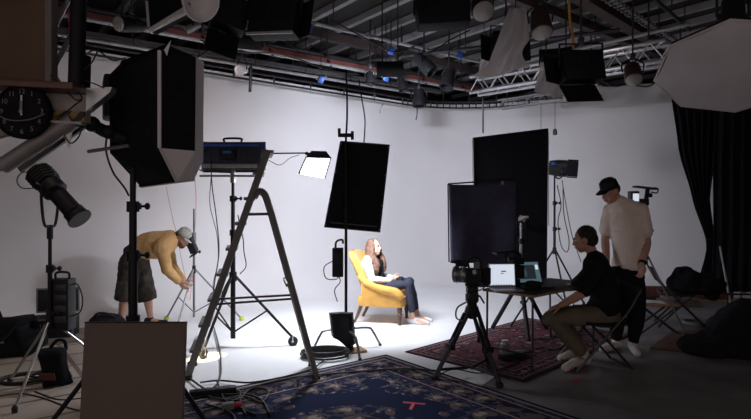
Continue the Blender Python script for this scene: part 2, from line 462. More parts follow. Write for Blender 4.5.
# cables heaped there
for i, (cx_, cy_, r_, lab) in enumerate([(30, 384, .30, 'black cable coil heaped on the floor left of the sandbag'), (50, 380, .22, 'smaller black cable coil lying under the sandbag stand')]):
    c = F(cx_, cy_); pts = []
    for k in range(60):
        a = k * .42; rr = r_ * (.75 + .25 * noise.noise(V((k * .11, i, 0)))); pts.append(c + V((math.cos(a) * rr, math.sin(a) * rr * .8, .012 + .03 * (k % 15) / 15 + k * .0006)))
    cable(lab, pts, .008, 2)
cable('long black cable trailing from the coil towards the grey board', [F(35, 392), F(60, 400), F(95, 398), F(120, 408), F(140, 417)], .008)
cable('black cable lying along the lower left floor under the sandbag', [F(-10, 398), F(20, 394), F(45, 399), F(75, 410), F(110, 414)], .008)

# ---- flight case, bag
t = thing('flight_case', 'open black flight case with steel edges against the left wall', 'case', V((fx(54, 6.3), 6.3, 0)), .30); t.scale = (.82, .82, .86)
MB().box((0, 0, .15), (.56, .42, .30), None, .008).build('body', M['plastic'], t)
MB().bar((-.27, .22, .34), (-.27, .22, .64), .02, .02).bar((.27, .22, .34), (.27, .22, .64), .02, .02).bar((-.28, .22, .65), (.28, .22, .65), .02, .02).bar((-.28, .22, .33), (.28, .22, .33), .02, .02).build('lid_edge', M['dsteel'], t)
MB().box((0, .24, .49), (.54, .05, .30), None, .006).build('lid', M['plastic'], t)
for z in (.01, .29): MB().bar((-.285, -.212, z), (.285, -.212, z), .02, .02).build('edge', M['dsteel'], t)
for x in (-.28, .28): MB().bar((x, -.212, 0), (x, -.212, .30), .02, .02).build('edge', M['dsteel'], t)
for x in (-.14, .14): MB().box((x, -.216, .2), (.06, .014, .07), None, .003).build('latch', M['dsteel'], t)
t = thing('equipment_bag', 'slouched black equipment bag on the floor at the far left edge', 'bag', V((fx(6, 5.6), 5.6, 0)))
MB().sheet(lambda u, v: ((u - .5) * .56 * (1 - .12 * v), -.12 + .03 * math.sin(9 * u + 3 * v), .002 + .36 * v + .05 * v * math.sin(u * 5)), 10, 6, -.26).build('body', M['fabblk'], t, 180)
MB().tube(spl([(-.2, -.16, .30), (-.1, -.22, .20), (.1, -.22, .20), (.2, -.16, .32)], 5), .014, 6).build('strap', M['black'], t)
MB().box((.0, -.135, .16), (.14, .006, .022)).build('tag_strip', M['greyp'], t)
t = thing('shoulder_bag', 'small dark bag on the floor beside the shoes of the bending man', 'bag', V((fx(107, 6.7), 6.7, 0)))
MB().ell((0, 0, .11), (.22, .15, .11)).build('body', M['fabblk'], t, 180)
MB().tube(spl([(-.15, -.05, .17), (-.05, -.1, .24), (.1, -.1, .22), (.17, -.03, .12)], 5), .012, 6).build('strap', M['black'], t)

# ---- grey-brown board
t = thing('foam_board', 'plain grey-brown board standing upright in the left foreground', 'board', V((fx(134, 2.74), 2.66, 0)))
MB().box((0, .06, .463), (.512, .03, .926), (-.10, 0, 0), .003).build('sheet', M['board'], t)
MB().box((0, .104, .925), (.512, .032, .005), (-.10, 0, 0)).build('edge_tape', M['black'], t)

# ---- big softbox on a stand
sb = V((fx(133, 3.32), 3.32, 0))
stand('light_stand', 'thick black light stand rising behind the grey-brown board', sb, 1.80, .80, [(-.60, -.10), (.60, -.06), (.05, .62)], .022, .015, 'blackm', (1.22, 1.52), brace=False)
t = thing('softbox', 'large black softbox with pale rim on a stand at upper left', 'softbox', V((sb.x, sb.y, 1.80)))
lo = V(t.location)
P = dict(A=(109, 75, 3.25), B=(160, 51, 3.0), Cc=(160, 148, 3.0), Dd=(110, 153, 3.25), E=(196, 57, 3.15), Ff=(195, 151, 3.15), G=(204, 62, 3.32), H=(203, 161, 3.28),
         I=(194, 180, 3.24), J=(177, 182, 3.12), K=(141, 187, 3.55), a=(122, 62, 3.75), b=(168, 45, 3.7), e=(200, 66, 3.55))
P = {k: W(*v) - lo for k, v in P.items()}
def facets(name, m, fs, th=.012, sm=0, parent=None):
    mb = MB()
    for f in fs:
        pts = [P[c] for c in f]; n = (pts[1] - pts[0]).cross(pts[2] - pts[0]).normalized()
        cc = (P['A'] + P['H'] + P['B'] + P['K']) / 4
        if n.dot(pts[0] - cc) > 0: n = -n
        mb.prism(pts, n * th)
    return mb.build(name, m, parent or t, sm)
facets('back_panel', M['fabblk'], [['A', 'B', 'Cc', 'Dd']])
facets('side_panel', M['fabblk'], [['B', 'E', 'Ff', 'Cc']])
facets('front_rim', M['diff'], [['E', 'G', 'H', 'Ff']])
facets('bottom_lip', M['white'], [['Cc', 'Ff', 'J'], ['Ff', 'H', 'I'], ['Ff', 'I', 'J']])
facets('bottom_panel', M['fabblk'], [['Dd', 'Cc', 'J'], ['Dd', 'J', 'K']])
facets('top_panel', M['fabblk'], [['A', 'B', 'b'], ['A', 'b', 'a'], ['B', 'E', 'b'], ['E', 'G', 'e'], ['E', 'e', 'b']])
facets('far_panel', M['fabblk'], [['a', 'b', 'J'], ['a', 'J', 'K'], ['A', 'a', 'K'], ['A', 'K', 'Dd'], ['e', 'G', 'H'], ['e', 'H', 'I'], ['b', 'e', 'I'], ['b', 'I', 'J']])
MB().tube([P['B'] + V((0, -.006, 0)), P['Cc'] + V((0, -.006, 0))], .011, 6).build('piping', M['paper'], t)
MB().tube([P['Cc'] + V((0, -.006, 0)), P['J'] + V((0, -.01, 0))], .006, 6).tube([P['K'], P['J'], P['I']], .007, 6).build('piping', M['diff'], t)
MB().box(P['A'].lerp(P['Dd'], .25) + V((-.02, .12, 0)), (.14, .22, .26), (0, 0, .5), .02).build('lamp_head', M['plastic'], t)
MB().tube([V((0, -.03, -.02)), V((-.03, -.10, .06)), V((-.03, -.10, .10))], .014).cyl((0, 0, -.06), (0, 0, .05), .03).build('tilt_bracket', M['plastic'], t)
MB().tube([V((-.10, -.33, .02)), V((.14, -.36, .05))], .010).build('bracket_bar', M['dsteel'], t)
MB().poly([W(164, 50, 3.0) - lo, W(171, 40, 3.0) - lo, W(167, 56, 3.0) - lo, W(165, 50, 3.02) - lo, W(171, 40, 3.02) - lo, W(167, 56, 3.02) - lo], [(0, 1, 2), (5, 4, 3), (0, 3, 4, 1), (1, 4, 5, 2), (2, 5, 3, 0)]).build('corner_tab', M['paper'], t, 0)
cable('thin black cable hanging from the softbox bracket down its stand', [W(108, 130, 3.2), W(106, 150, 3.2), W(113, 172, 3.25), W(124, 187, 3.28), W(129, 196, 3.29)], .006)
t = thing('articulated_arm', 'thick black articulated arm reaching left from the softbox bracket', 'arm', W(122, 138, 3.15))
lo = V(t.location)
MB().limb([W(87, 122, 3.1) - lo, W(104, 131, 3.12) - lo, W(124, 139, 3.15) - lo], [.03, .036, .03]).build('arm', M['black'], t)
MB().ell(W(92, 124, 3.08) - lo, .045).ell(W(108, 132, 3.1) - lo, .04).build('knuckle', M['plastic'], t)

# ---- upper left: wooden box column, lift platform, clock
t = thing('boxed_column', 'brown boxed-in wooden column hanging at the top left corner', 'column', W(20, 85, 2.9))
lo = V(t.location)
MB().box((-.05, .0, .60), (.40, .05, 1.2), None, .006).build('casing', mat('brown_panel', (.11, .062, .035), .7, 0, .3, 3), t)
MB().box((.168, .0, .60), (.035, .06, 1.2), None, .004).build('edge_strip', mat('grey_edge', (.17, .15, .14), .7), t)
t = thing('lift_platform', 'weathered raised platform with hazard stripes under the brown column', 'platform', W(40, 92, 2.9))
lo = V(t.location); y0 = -.03
def pw(x, y, d=2.9): return W(x, y, d) - lo
MB().bar(pw(-14, 86), pw(86, 91), .26, .035, bev=.004).build('deck', M['dwood'], t)
MB().prism([pw(-14, 90), pw(86, 95), pw(86, 122), pw(60, 122), pw(30, 128), pw(-14, 140)], (0, .05, 0)).build('face_board', mat('dusty_board', (.34, .29, .27), .8, 0, .3, 6), t, 0)
MB().bar(pw(52, 122.5) + V((0, -.02, 0)), pw(86, 124.5) + V((0, -.02, 0)), .05, .012).build('lower_rail', M['pipe'], t)
hz = mat('hazard_tape', (.5, .28, .03), .6, 0, 0)
g = NG(hz); tcn = g.N.new('ShaderNodeTexCoord'); sp = g.N.new('ShaderNodeSeparateXYZ'); g.L.new(tcn.outputs['Object'], sp.inputs[0])
fr = g.m('FRACT', g.m('MULTIPLY', g.m('ADD', sp.outputs[0], g.m('MULTIPLY', sp.outputs[2], -.9)), 11))
g.L.new(g.mix(g.m('GREATER_THAN', fr, .5), (.33, .20, .06), (.02, .018, .016)), g.N['Principled BSDF'].inputs['Base Color'])
MB().prism([pw(50, 110) + V((0, -.012, 0)), pw(85.5, 112) + V((0, -.012, 0)), pw(85.5, 121) + V((0, -.012, 0)), pw(50, 120) + V((0, -.012, 0))], (0, .012, 0)).build('hazard_strip', hz, t, 0)
MB().prism([pw(86, 88), pw(112, 87), pw(110, 92), pw(86, 111)], (0, .06, 0)).build('bracket', M['alu'], t, 0)
MB().cyl(pw(3, 166), pw(74, 120), .044, seg=20).build('brace_pipe', mat('dull_pipe', (.26, .245, .24), .5, .3), t)
MB().bar(pw(-10, 166, 3.0), pw(4, 162, 3.0), .10, .06).build('brace_shoe', M['gun'], t)
MB().bar(pw(20, 170, 3.05), pw(84, 126, 3.05), .022, .03).build('under_strut', M['gun'], t)
for x0_, y0_, x1_, y1_ in [(52, 32, 70, -4), (50, 75, 72, 34)]:
    MB().cyl(pw(x0_, y0_, 3.1), pw(x1_, y1_, 3.1), .014).build('guard_strut', M['alu'], t)
MB().cyl(pw(76, 90), pw(79, -10), .040, seg=16).cyl(pw(79, 90, 2.95), pw(80, 56, 2.95), .055, seg=16).build('mast', M['black'], t)
MB().tube(spl([pw(62, 130), pw(70, 143), pw(78, 138), pw(82, 128)], 5), .004, 6).build('slack_wire', M['cable'], t)
MB().prism([pw(64, 134), pw(72, 132), pw(69, 148), pw(67, 146)], (0, .006, 0)).build('paper_tag', M['white'], t, 0)
for i, pts in enumerate([[(50, 75), (60, 82), (72, 84), (84, 86)], [(58, 78), (66, 90), (76, 100), (82, 98), (78, 92)], [(55, 117), (66, 112), (76, 104), (82, 100)], [(84, 70), (92, 62), (99, 48)], [(84, 80), (95, 84), (104, 88)]]):
    cable(['black cord draped along the top of the raised platform', 'black cord looping over the face of the raised platform', 'black cord slanting across the hazard stripes', 'black cord rising from the platform mast', 'black cord lying on the metal bracket of the platform'][i], [W(x, y, 2.84) for x, y in pts], .004)
cable('thin red cord hanging beside the mast of the platform', [W(68, 10, 3.0), W(70, 40, 3.0), W(71, 60, 3.0), W(76, 84, 2.98)], .003, m='red_tape')
t = thing('wall_clock', 'round black wall clock with pale numerals on the platform face', 'clock', W(23.5, 112, 2.84))
MB().lathe([(.001, -.03), (.138, -.03), (.142, -.02), (.142, .02), (.134, .026), (.130, .012), (.001, .012)], (0, 0, 0), (0, -1, 0), 40).build('case', M['fabblk'], t)
def text_mesh(s, size):
    c = bpy.data.curves.new('txt', 'FONT'); c.body = s; c.size = size; c.align_x = 'CENTER'; c.align_y = 'CENTER'; c.extrude = .0008
    o = bpy.data.objects.new('txt', c); C.objects.link(o)
    me = bpy.data.meshes.new_from_object(o.evaluated_get(bpy.context.evaluated_depsgraph_get()))
    bpy.data.objects.remove(o); bpy.data.curves.remove(c)
    return me
mn = mat('clock_numeral', (.22, .20, .19), .6, 0, 0)
for h in range(1, 13):
    me = text_mesh(str(h), .036); a = h * PI / 6
    o = link('numeral', me, mn, t, 0); o.location = (.105 * math.sin(a), -.0145, .105 * math.cos(a)); o.rotation_euler = (PI / 2, 0, 0)
MB().bar((0, -.017, -.02), (0, -.017, .085), .009, .003, V((0, 1, 0))).build('minute_hand', M['paper'], t)
MB().bar((0, -.020, 0), (.001, -.020, .055), .013, .003, V((0, 1, 0))).build('hour_hand', M['greyp'], t)
MB().lathe([(.001, 0), (.010, 0), (.010, .006), (.001, .007)], (0, -.018, 0), (0, -1, 0), 12).build('hand_cap', M['dsteel'], t)
MB().tube(spl([(-.15, -.05, .02), (-.06, -.05, -.045), (.05, -.05, -.05), (.14, -.05, -.02)], 5), .003, 6).build('hanging_wire', M['greyp'], t)
# ================================================================== thin stand with tennis balls (behind the bending man)
tb = V((fx(194, 7.05), 7.05, 0))
stand('light_stand', 'slim steel stand with tennis balls on its feet beside the bending man', tb, 1.50, .72, [(-.46, .26), (-.05, -.50), (.56, .24)], .012, .012, 'dsteel', (.95,), foot='ball')
t = thing('lamp_head', 'small black lamp clamped on the tennis ball stand', 'lamp', V((tb.x, tb.y, 1.06)))
MB().box((-.01, -.06, -.02), (.09, .12, .20), (.2, -.35, 0), .015).build('housing', M['plastic'], t)
MB().box((.02, -.06, -.14), (.10, .14, .012), (.2, -.5, 0)).build('barn_door', M['black'], t)
MB().cyl((0, 0, .02), (0, 0, .14), .026).build('clamp', M['dsteel'], t)
cable('thin black cable hanging in a long loop by the tennis ball stand', [W(211, 178, 6.9), W(210, 205, 6.9), W(217, 235, 6.9), W(218, 262, 6.9), W(213, 285, 6.9), W(216, 300, 6.9)], .005)
cable('thin pale cord hanging over the back of the bending man', [W(166, 186, 7.2), W(172, 215, 7.2), W(178, 240, 7.2), W(182, 262, 7.2), W(189, 292, 7.2)], .003, m='orange')
cable('thin red cord hanging left of the wheeled stand', [W(193, 165, 7.2), W(196, 195, 7.2), W(195, 230, 7.2), W(193, 270, 7.2), W(190, 300, 7.2)], .003, m='red_tape')

# ================================================================== wheeled stand with flood panel
ws = V((fx(233, 5.9), 5.9, 0))
stand('wheeled_stand', 'black wheeled stand holding the wide panel lamp behind the ladder', ws, 1.93, .77, [(-.17, -.48), (.645, .05), (-.46, .42)], .021, .015, 'blackm', (1.25, 1.62), foot='wheel', rise=.09)
t = thing('panel_lamp', 'wide dark panel lamp with blue yoke on the wheeled stand', 'lamp', V((ws.x, ws.y, 1.95)))
MB().box((0, .05, .13), (.62, .16, .30), (-.06, 0, 0), .01).build('housing', mat('slate_housing', (.03, .035, .06), .5, .3), t)
MB().box((-.02, -.04, .02), (.60, .02, .045), None, .004).build('lower_rail', M['pipe'], t)
MB().box((-.02, -.045, .245), (.62, .02, .03), None, .004).build('upper_rail', M['blue'], t)
for k in range(7): MB().box((-.24 + .08 * k, -.036, .13), (.008, .012, .17)).build('cooling_rib', M['gun'], t)
for x in (-.32, .32): MB().bar((x, .03, -.02), (x, .03, .29), .018, .06).build('yoke_arm', M['blue'], t)
MB().bar((-.33, .03, -.03), (.33, .03, -.03), .03, .03).build('yoke_bar', M['gun'], t)
MB().box((-.04, -.06, .14), (.16, .06, .11), None, .01).build('ballast_box', M['plastic'], t)
MB().box((-.04, -.094, .165), (.09, .006, .03)).build('blue_label', M['blue'], t)
MB().tube(spl([(-.10, .03, .29), (-.10, .03, .325), (.08, .03, .325), (.08, .03, .29)], 3), .012).build('handle', M['black'], t)
MB().tube(spl([(-.26, -.05, .22), (-.40, -.02, .1), (-.36, 0, -.02), (-.2, 0, -.04), (0, 0, -.05)], 6), .007, 6).build('lead', M['cable'], t)
MB().bar((-.36, 0, -.085), (.30, 0, -.085), .03, .022).build('t_bar', M['dsteel'], t)
MB().cyl((0, 0, -.16), (0, 0, 0), .03).build('spigot', M['dsteel'], t)
for i, (xs, lab) in enumerate([((211, 212, 216, 219, 215, 211), 'looping black cable hanging from the left of the panel lamp'), ((238, 240, 243, 244, 246, 240), 'black cable hanging down the wheeled stand on its right')]):
    ys = ((160, 185, 215, 250, 280, 306), (215, 226, 238, 252, 266, 274))[i]
    cable(lab, [W(x, y, 5.8) for x, y in zip(xs, ys)], .006)
# boom with the lit lamp
t = thing('boom_lamp', 'small glowing square lamp on the tip of a thin black boom', 'lamp', W(268, 154, 5.95))
lo = V(t.location)
e0, e1 = W(232, 154, 5.95) - lo, W(306, 153, 6.18) - lo
MB().cyl(e0, e1, .008).build('boom_arm', M['blackm'], t)
MB().cyl(e0 + V((0, -.03, 0)), e0 + V((0, .06, 0)), .03).build('boom_clamp', M['plastic'], t)
MB().tube(spl([W(268, 160, 5.97) - lo, W(280, 165, 6.0) - lo, W(290, 158, 6.1) - lo, W(299, 155, 6.15) - lo], 5), .004, 6).build('lead', M['cable'], t)
q = [W(299, 173, 6.27), W(306, 157, 6.1), W(331, 157.5, 6.1), W(325, 178, 6.27)]
q = [p - lo for p in q]; n = (q[1] - q[0]).cross(q[2] - q[0]).normalized()
if n.y > 0: n = -n
cc = sum(q, V()) / 4
apx = [cc + (p - cc) * .6 - n * .10 + V((.01, 0, .05)) for p in q]
MB().poly(q + apx, [(0, 1, 5, 4), (1, 2, 6, 5), (2, 3, 7, 6), (3, 0, 4, 7), (4, 5, 6, 7)]).build('housing', M['plastic'], t, 0)
face = [cc + (p - cc) * .9 + n * .004 for p in q]
MB().prism(face, n * .02).build('diffuser', M['lampface'], t, 0)
MB().tube([q[0], q[1], q[2], q[3], q[0]], .008, 6).build('rim', M['plastic'], t)
MB().bar(e1, cc - n * .14, .03, .03).build('tilt_joint', M['plastic'], t)

# ================================================================== A-frame ladder, seen edge on
ld = V((fx(252, 4.75), 4.75, 0))
t = thing('step_ladder', 'tall grey A-frame step ladder standing at centre left, seen edge on', 'ladder', ld)
dv = V((ld.x, ld.y, 0)).normalized()
def l0(px, py, d=4.75): return W(px, py, d) - ld
mlad = mat('grey_ladder_metal', (.20, .185, .18), .55, .2)
top = l0(268, 150); bot = l0(187, 380); bot.z = .02
hng = l0(257, 192); rb = l0(317, 382); rb.z = .02
DEP = .44
for s in (0, 1):
    o = dv * DEP * s
    r = MB().bar(top + o, bot + o, .062, .028, dv, .004).build('front_rail', mlad, t)
    MB().box(bot + o + V((0, 0, .005)), (.085, .04, .045), None, .006).build('rail_foot', M['rubber'], r)
    pts = spl([l0(255, 197) + o, l0(259, 191) + o, l0(265, 194) + o, l0(270, 208) + o, l0(278, 236) + o, l0(297, 305) + o, rb + o], 4)
    r = MB().tube(pts, .026, 8).build('rear_rail', mlad, t)
    MB().box(rb + o + V((0, 0, .005)), (.06, .04, .04), None, .006).build('rail_foot', M['rubber'], r)
    MB().bar(l0(247, 214.5) + o, l0(272, 214) + o, .012, .022).build('spreader', M['gun'], t)
for k in range(8):
    f = .10 + k * .112
    p = top.lerp(bot, f)
    MB().box(p + dv * DEP / 2 + V((-.012, 0, 0)), (.10, DEP - .02, .024), Euler((0, 0, -math.atan2(dv.x, dv.y))).to_matrix(), .003).build('tread', mlad, t)
for (a, b, c_) in ((.650, .655, .555), (.672, .678, .575)):
    MB().bar(top.lerp(bot, b) + dv * .02, hng.lerp(rb, c_) + dv * .02, .012, .018).build('lower_brace', M['gun'], t)
for f in (.50, .78, .95):
    p = hng.lerp(rb, f); MB().bar(p, p + dv * DEP, .018, .03).build('cross_bar', mlad, t)
MB().box(top + dv * DEP / 2 + V((.0, 0, -.015)), (.10, DEP + .03, .03), Euler((0, 0, -math.atan2(dv.x, dv.y))).to_matrix(), .006).build('top_cap', mlad, t)
MB().bar(l0(259, 176), l0(256, 189), .02, .03).build('hinge_plate', M['dsteel'], t)

# ================================================================== black softbox seen from behind on a turtle-base stand
cs = V((fx(346, 5.85), 5.85, 0))
t = thing('turtle_base_stand', 'steel stand with bent turtle-base legs in front of the yellow armchair', 'light stand', cs)
MB().cyl((0, 0, .14), (0, 0, 1.5), .016).build('pole_section', M['blackm'], t)
MB().cyl((0, 0, 1.48), (0, 0, 2.32), .012).build('pole_section', M['blackm'], t)
MB().cyl((0, 0, .12), (0, 0, .26), .03).build('hub', M['plastic'], t)
for px, py, d in ((313, 349, 5.72), (380, 346, 5.95), (360, 361, 5.36)):
    f = W(px, py, d) - cs; f.z = .015
    h = V((f.x, f.y, 0)); L_ = h.length; h.normalize()
    l = MB().tube(spl([V((0, 0, .20)), h * L_ * .25 + V((0, 0, .215)), h * L_ * .66 + V((0, 0, .21)), h * L_ * .78 + V((0, 0, .17)), h * L_ + V((0, 0, .02))], 5), .013, 10).build('leg', M['dsteel'], t)
    MB().ell(h * L_ + V((0, 0, .017)), (.018, .018, .017)).build('rubber_foot', M['rubber'], l)
MB().box((0, -.01, 2.30), (.17, .04, .04), None, .006).cyl((-.07, -.03, 2.31), (-.07, -.03, 2.37), .016).cyl((.07, -.03, 2.25), (.07, -.03, 2.34), .016).build('grip_head', M['plastic'], t)
MB().cyl((0, 0, 1.44), (0, 0, 1.52), .026).build('collar', M['plastic'], t)
t = thing('softbox', 'flat black softbox seen from behind, tilted on the turtle-base stand', 'softbox', W(356, 187, 5.93))
lo = V(t.location)
q = [W(341, 142, 5.90), W(389, 145.5, 5.98), W(379.5, 231.5, 5.98), W(325, 226.5, 5.90)]
q = [p - lo for p in q]
MB().prism(q, (0, .13, 0)).build('back_shell', M['fabblk'], t, 0)
MB().prism([p * .94 + V((0, .132, 0)) for p in q], (0, .012, 0)).build('diffuser', mat('softbox_diffuser', (.8, .8, .8), .8, 0, 0, emit=3, ecol=(.86, .93, 1)), t, 0)
MB().tube([p * 1.01 for p in q + [q[0]]], .010, 6).build('piping', M['duvet'], t)
for k in (.02, .35, .7, .98): MB().ell(q[1].lerp(q[2], k), .012).ell(q[0].lerp(q[3], k), .012).build('stud', M['dsteel'], t)
MB().bar(q[3].lerp(q[2], .1) + V((0, -.012, .05)), q[3].lerp(q[2], .96) + V((0, -.012, .05)), .012, .012).build('rear_bar', M['gun'], t)
MB().bar(V((-.105, -.03, -.35)), V((-.105, -.03, .45)), .03, .02).build('mounting_bar', M['black'], t)
cable('thin grey cable hanging from the rig to the top of the tilted softbox', [W(346, 70, 6.0), W(347, 95, 6.0), W(347, 120, 6.0), W(346, 138, 5.9)], .012, m='gun')
cable('thin black cable hanging from the rig right of the tilted softbox', [W(359, 80, 6.6), W(362, 100, 6.6), W(365, 120, 6.6), W(364, 143, 6.6)], .009, m='gun')
t = thing('ballast_box', 'narrow black ballast box hung on the turtle-base stand', 'ballast', W(338.5, 262, 5.83))
MB().box((-.005, -.03, 0), (.115, .08, .31), None, .008).build('body', M['black'], t)
MB().tube(spl([(-.03, -.03, .15), (-.02, -.03, .22), (.04, -.02, .24), (.05, -.01, .2)], 5), .012, 6).build('hook_strap', M['black'], t)
MB().box((.0, -.074, .04), (.07, .004, .10)).build('face_plate', M['plastic'], t)
MB().tube(spl([(-.05, -.03, .02), (-.15, -.03, -.05), (-.13, -.03, -.17), (-.02, -.03, -.18), (.0, -.03, -.15), (.02, -.03, -.21), (-.04, -.03, -.30), (-.01, -.03, -.42)], 6), .006, 6).build('lead', M['cable'], t)
t = thing('sandbag', 'black weight bag hanging on the hub of the turtle-base stand', 'sandbag', W(341, 324, 5.76))
MB().sheet(lambda u, v: ((u - .5) * .20 + .03 * v, -.06 + .02 * math.sin(u * 4), .12 - .25 * v - .08 * v * u), 6, 6, .09).build('bag', M['black'], t, 180)
MB().sheet(lambda u, v: (.01 + (u - .5) * .17 + .02 * v, -.04 + .02 * math.sin(u * 4), -.08 - .15 * v * (.4 + u)), 6, 5, .06).build('flap', M['plastic'], t, 180)
MB().tube(spl([(.1, -.03, .05), (.14, -.03, .02), (.12, -.03, -.05)], 4), .006, 6).build('clip', M['greyp'], t)
# ================================================================== people
def bake(mb, voxel, smooth=4, wr=0.0, wf=9.0):
    """one continuous surface out of overlapping limbs"""
    bmesh.ops.recalc_face_normals(mb.bm, faces=mb.bm.faces)
    me = bpy.data.meshes.new('b'); mb.bm.to_mesh(me); mb.bm.free()
    o = bpy.data.objects.new('b', me); C.objects.link(o)
    r = o.modifiers.new('r', 'REMESH'); r.mode = 'VOXEL'; r.voxel_size = voxel
    if smooth:
        s = o.modifiers.new('s', 'SMOOTH'); s.iterations = smooth; s.factor = .5
    bpy.context.view_layer.update()
    nm = bpy.data.meshes.new_from_object(o.evaluated_get(bpy.context.evaluated_depsgraph_get()))
    bpy.data.objects.remove(o); bpy.data.meshes.remove(me)
    if wr:
        ns = [v.normal.copy() for v in nm.vertices]
        for v, n in zip(nm.vertices, ns):
            p = v.co * wf
            k = noise.noise(V((p.x, p.y, p.z * 1.6))) + .5 * noise.noise(V((p.x * 2.3, p.y * 2.3, p.z * 3 + 5)))
            v.co += n * k * wr
    return nm

def hand(mb, wrist, d, pn, side, curl=.35, s=1.0):
    """five-fingered hand: d = wrist to knuckles, pn = palm normal, side = +1 if the thumb lies on d x pn"""
    d = V(d).normalized(); pn = V(pn); pn = (pn - d * pn.dot(d)).normalized(); x = d.cross(pn) * side
    wrist = V(wrist)
    k0 = wrist + d * .085 * s
    for a in (-.028, -.010, .010, .028):
        mb.limb([wrist + x * a * .55, k0 + x * a * 1.05], [.016 * s, .0135 * s], 8)
    for i, (a, L_) in enumerate([(.032, .070), (.011, .078), (-.011, .073), (-.031, .058)]):
        p = k0 + x * a * s; dd = d.copy(); pts = [p - d * .01]; ang = curl * (.6 + .12 * i)
        for seg in (.45, .32, .23):
            dd = (Matrix.Rotation(ang * side, 3, x * side) @ dd) if False else (dd * math.cos(ang) + pn * math.sin(ang)).normalized()
            pn2 = pn
            p = p + (dd + x * a * .4).normalized() * L_ * seg * s; pts.append(p); ang *= 1.25
        mb.limb(pts, [.0105 * s, .0095 * s, .009 * s, .008 * s], 8)
    b = wrist + d * .025 * s + x * .028 * s
    mb.limb([b, b + (d * .6 + x * .75 + pn * .25).normalized() * .045 * s, b + (d * .75 + x * .62 + pn * .3).normalized() * .072 * s, b + (d * .86 + x * .45 + pn * .38).normalized() * .098 * s], [.017 * s, .0135 * s, .0115 * s, .009 * s], 8)

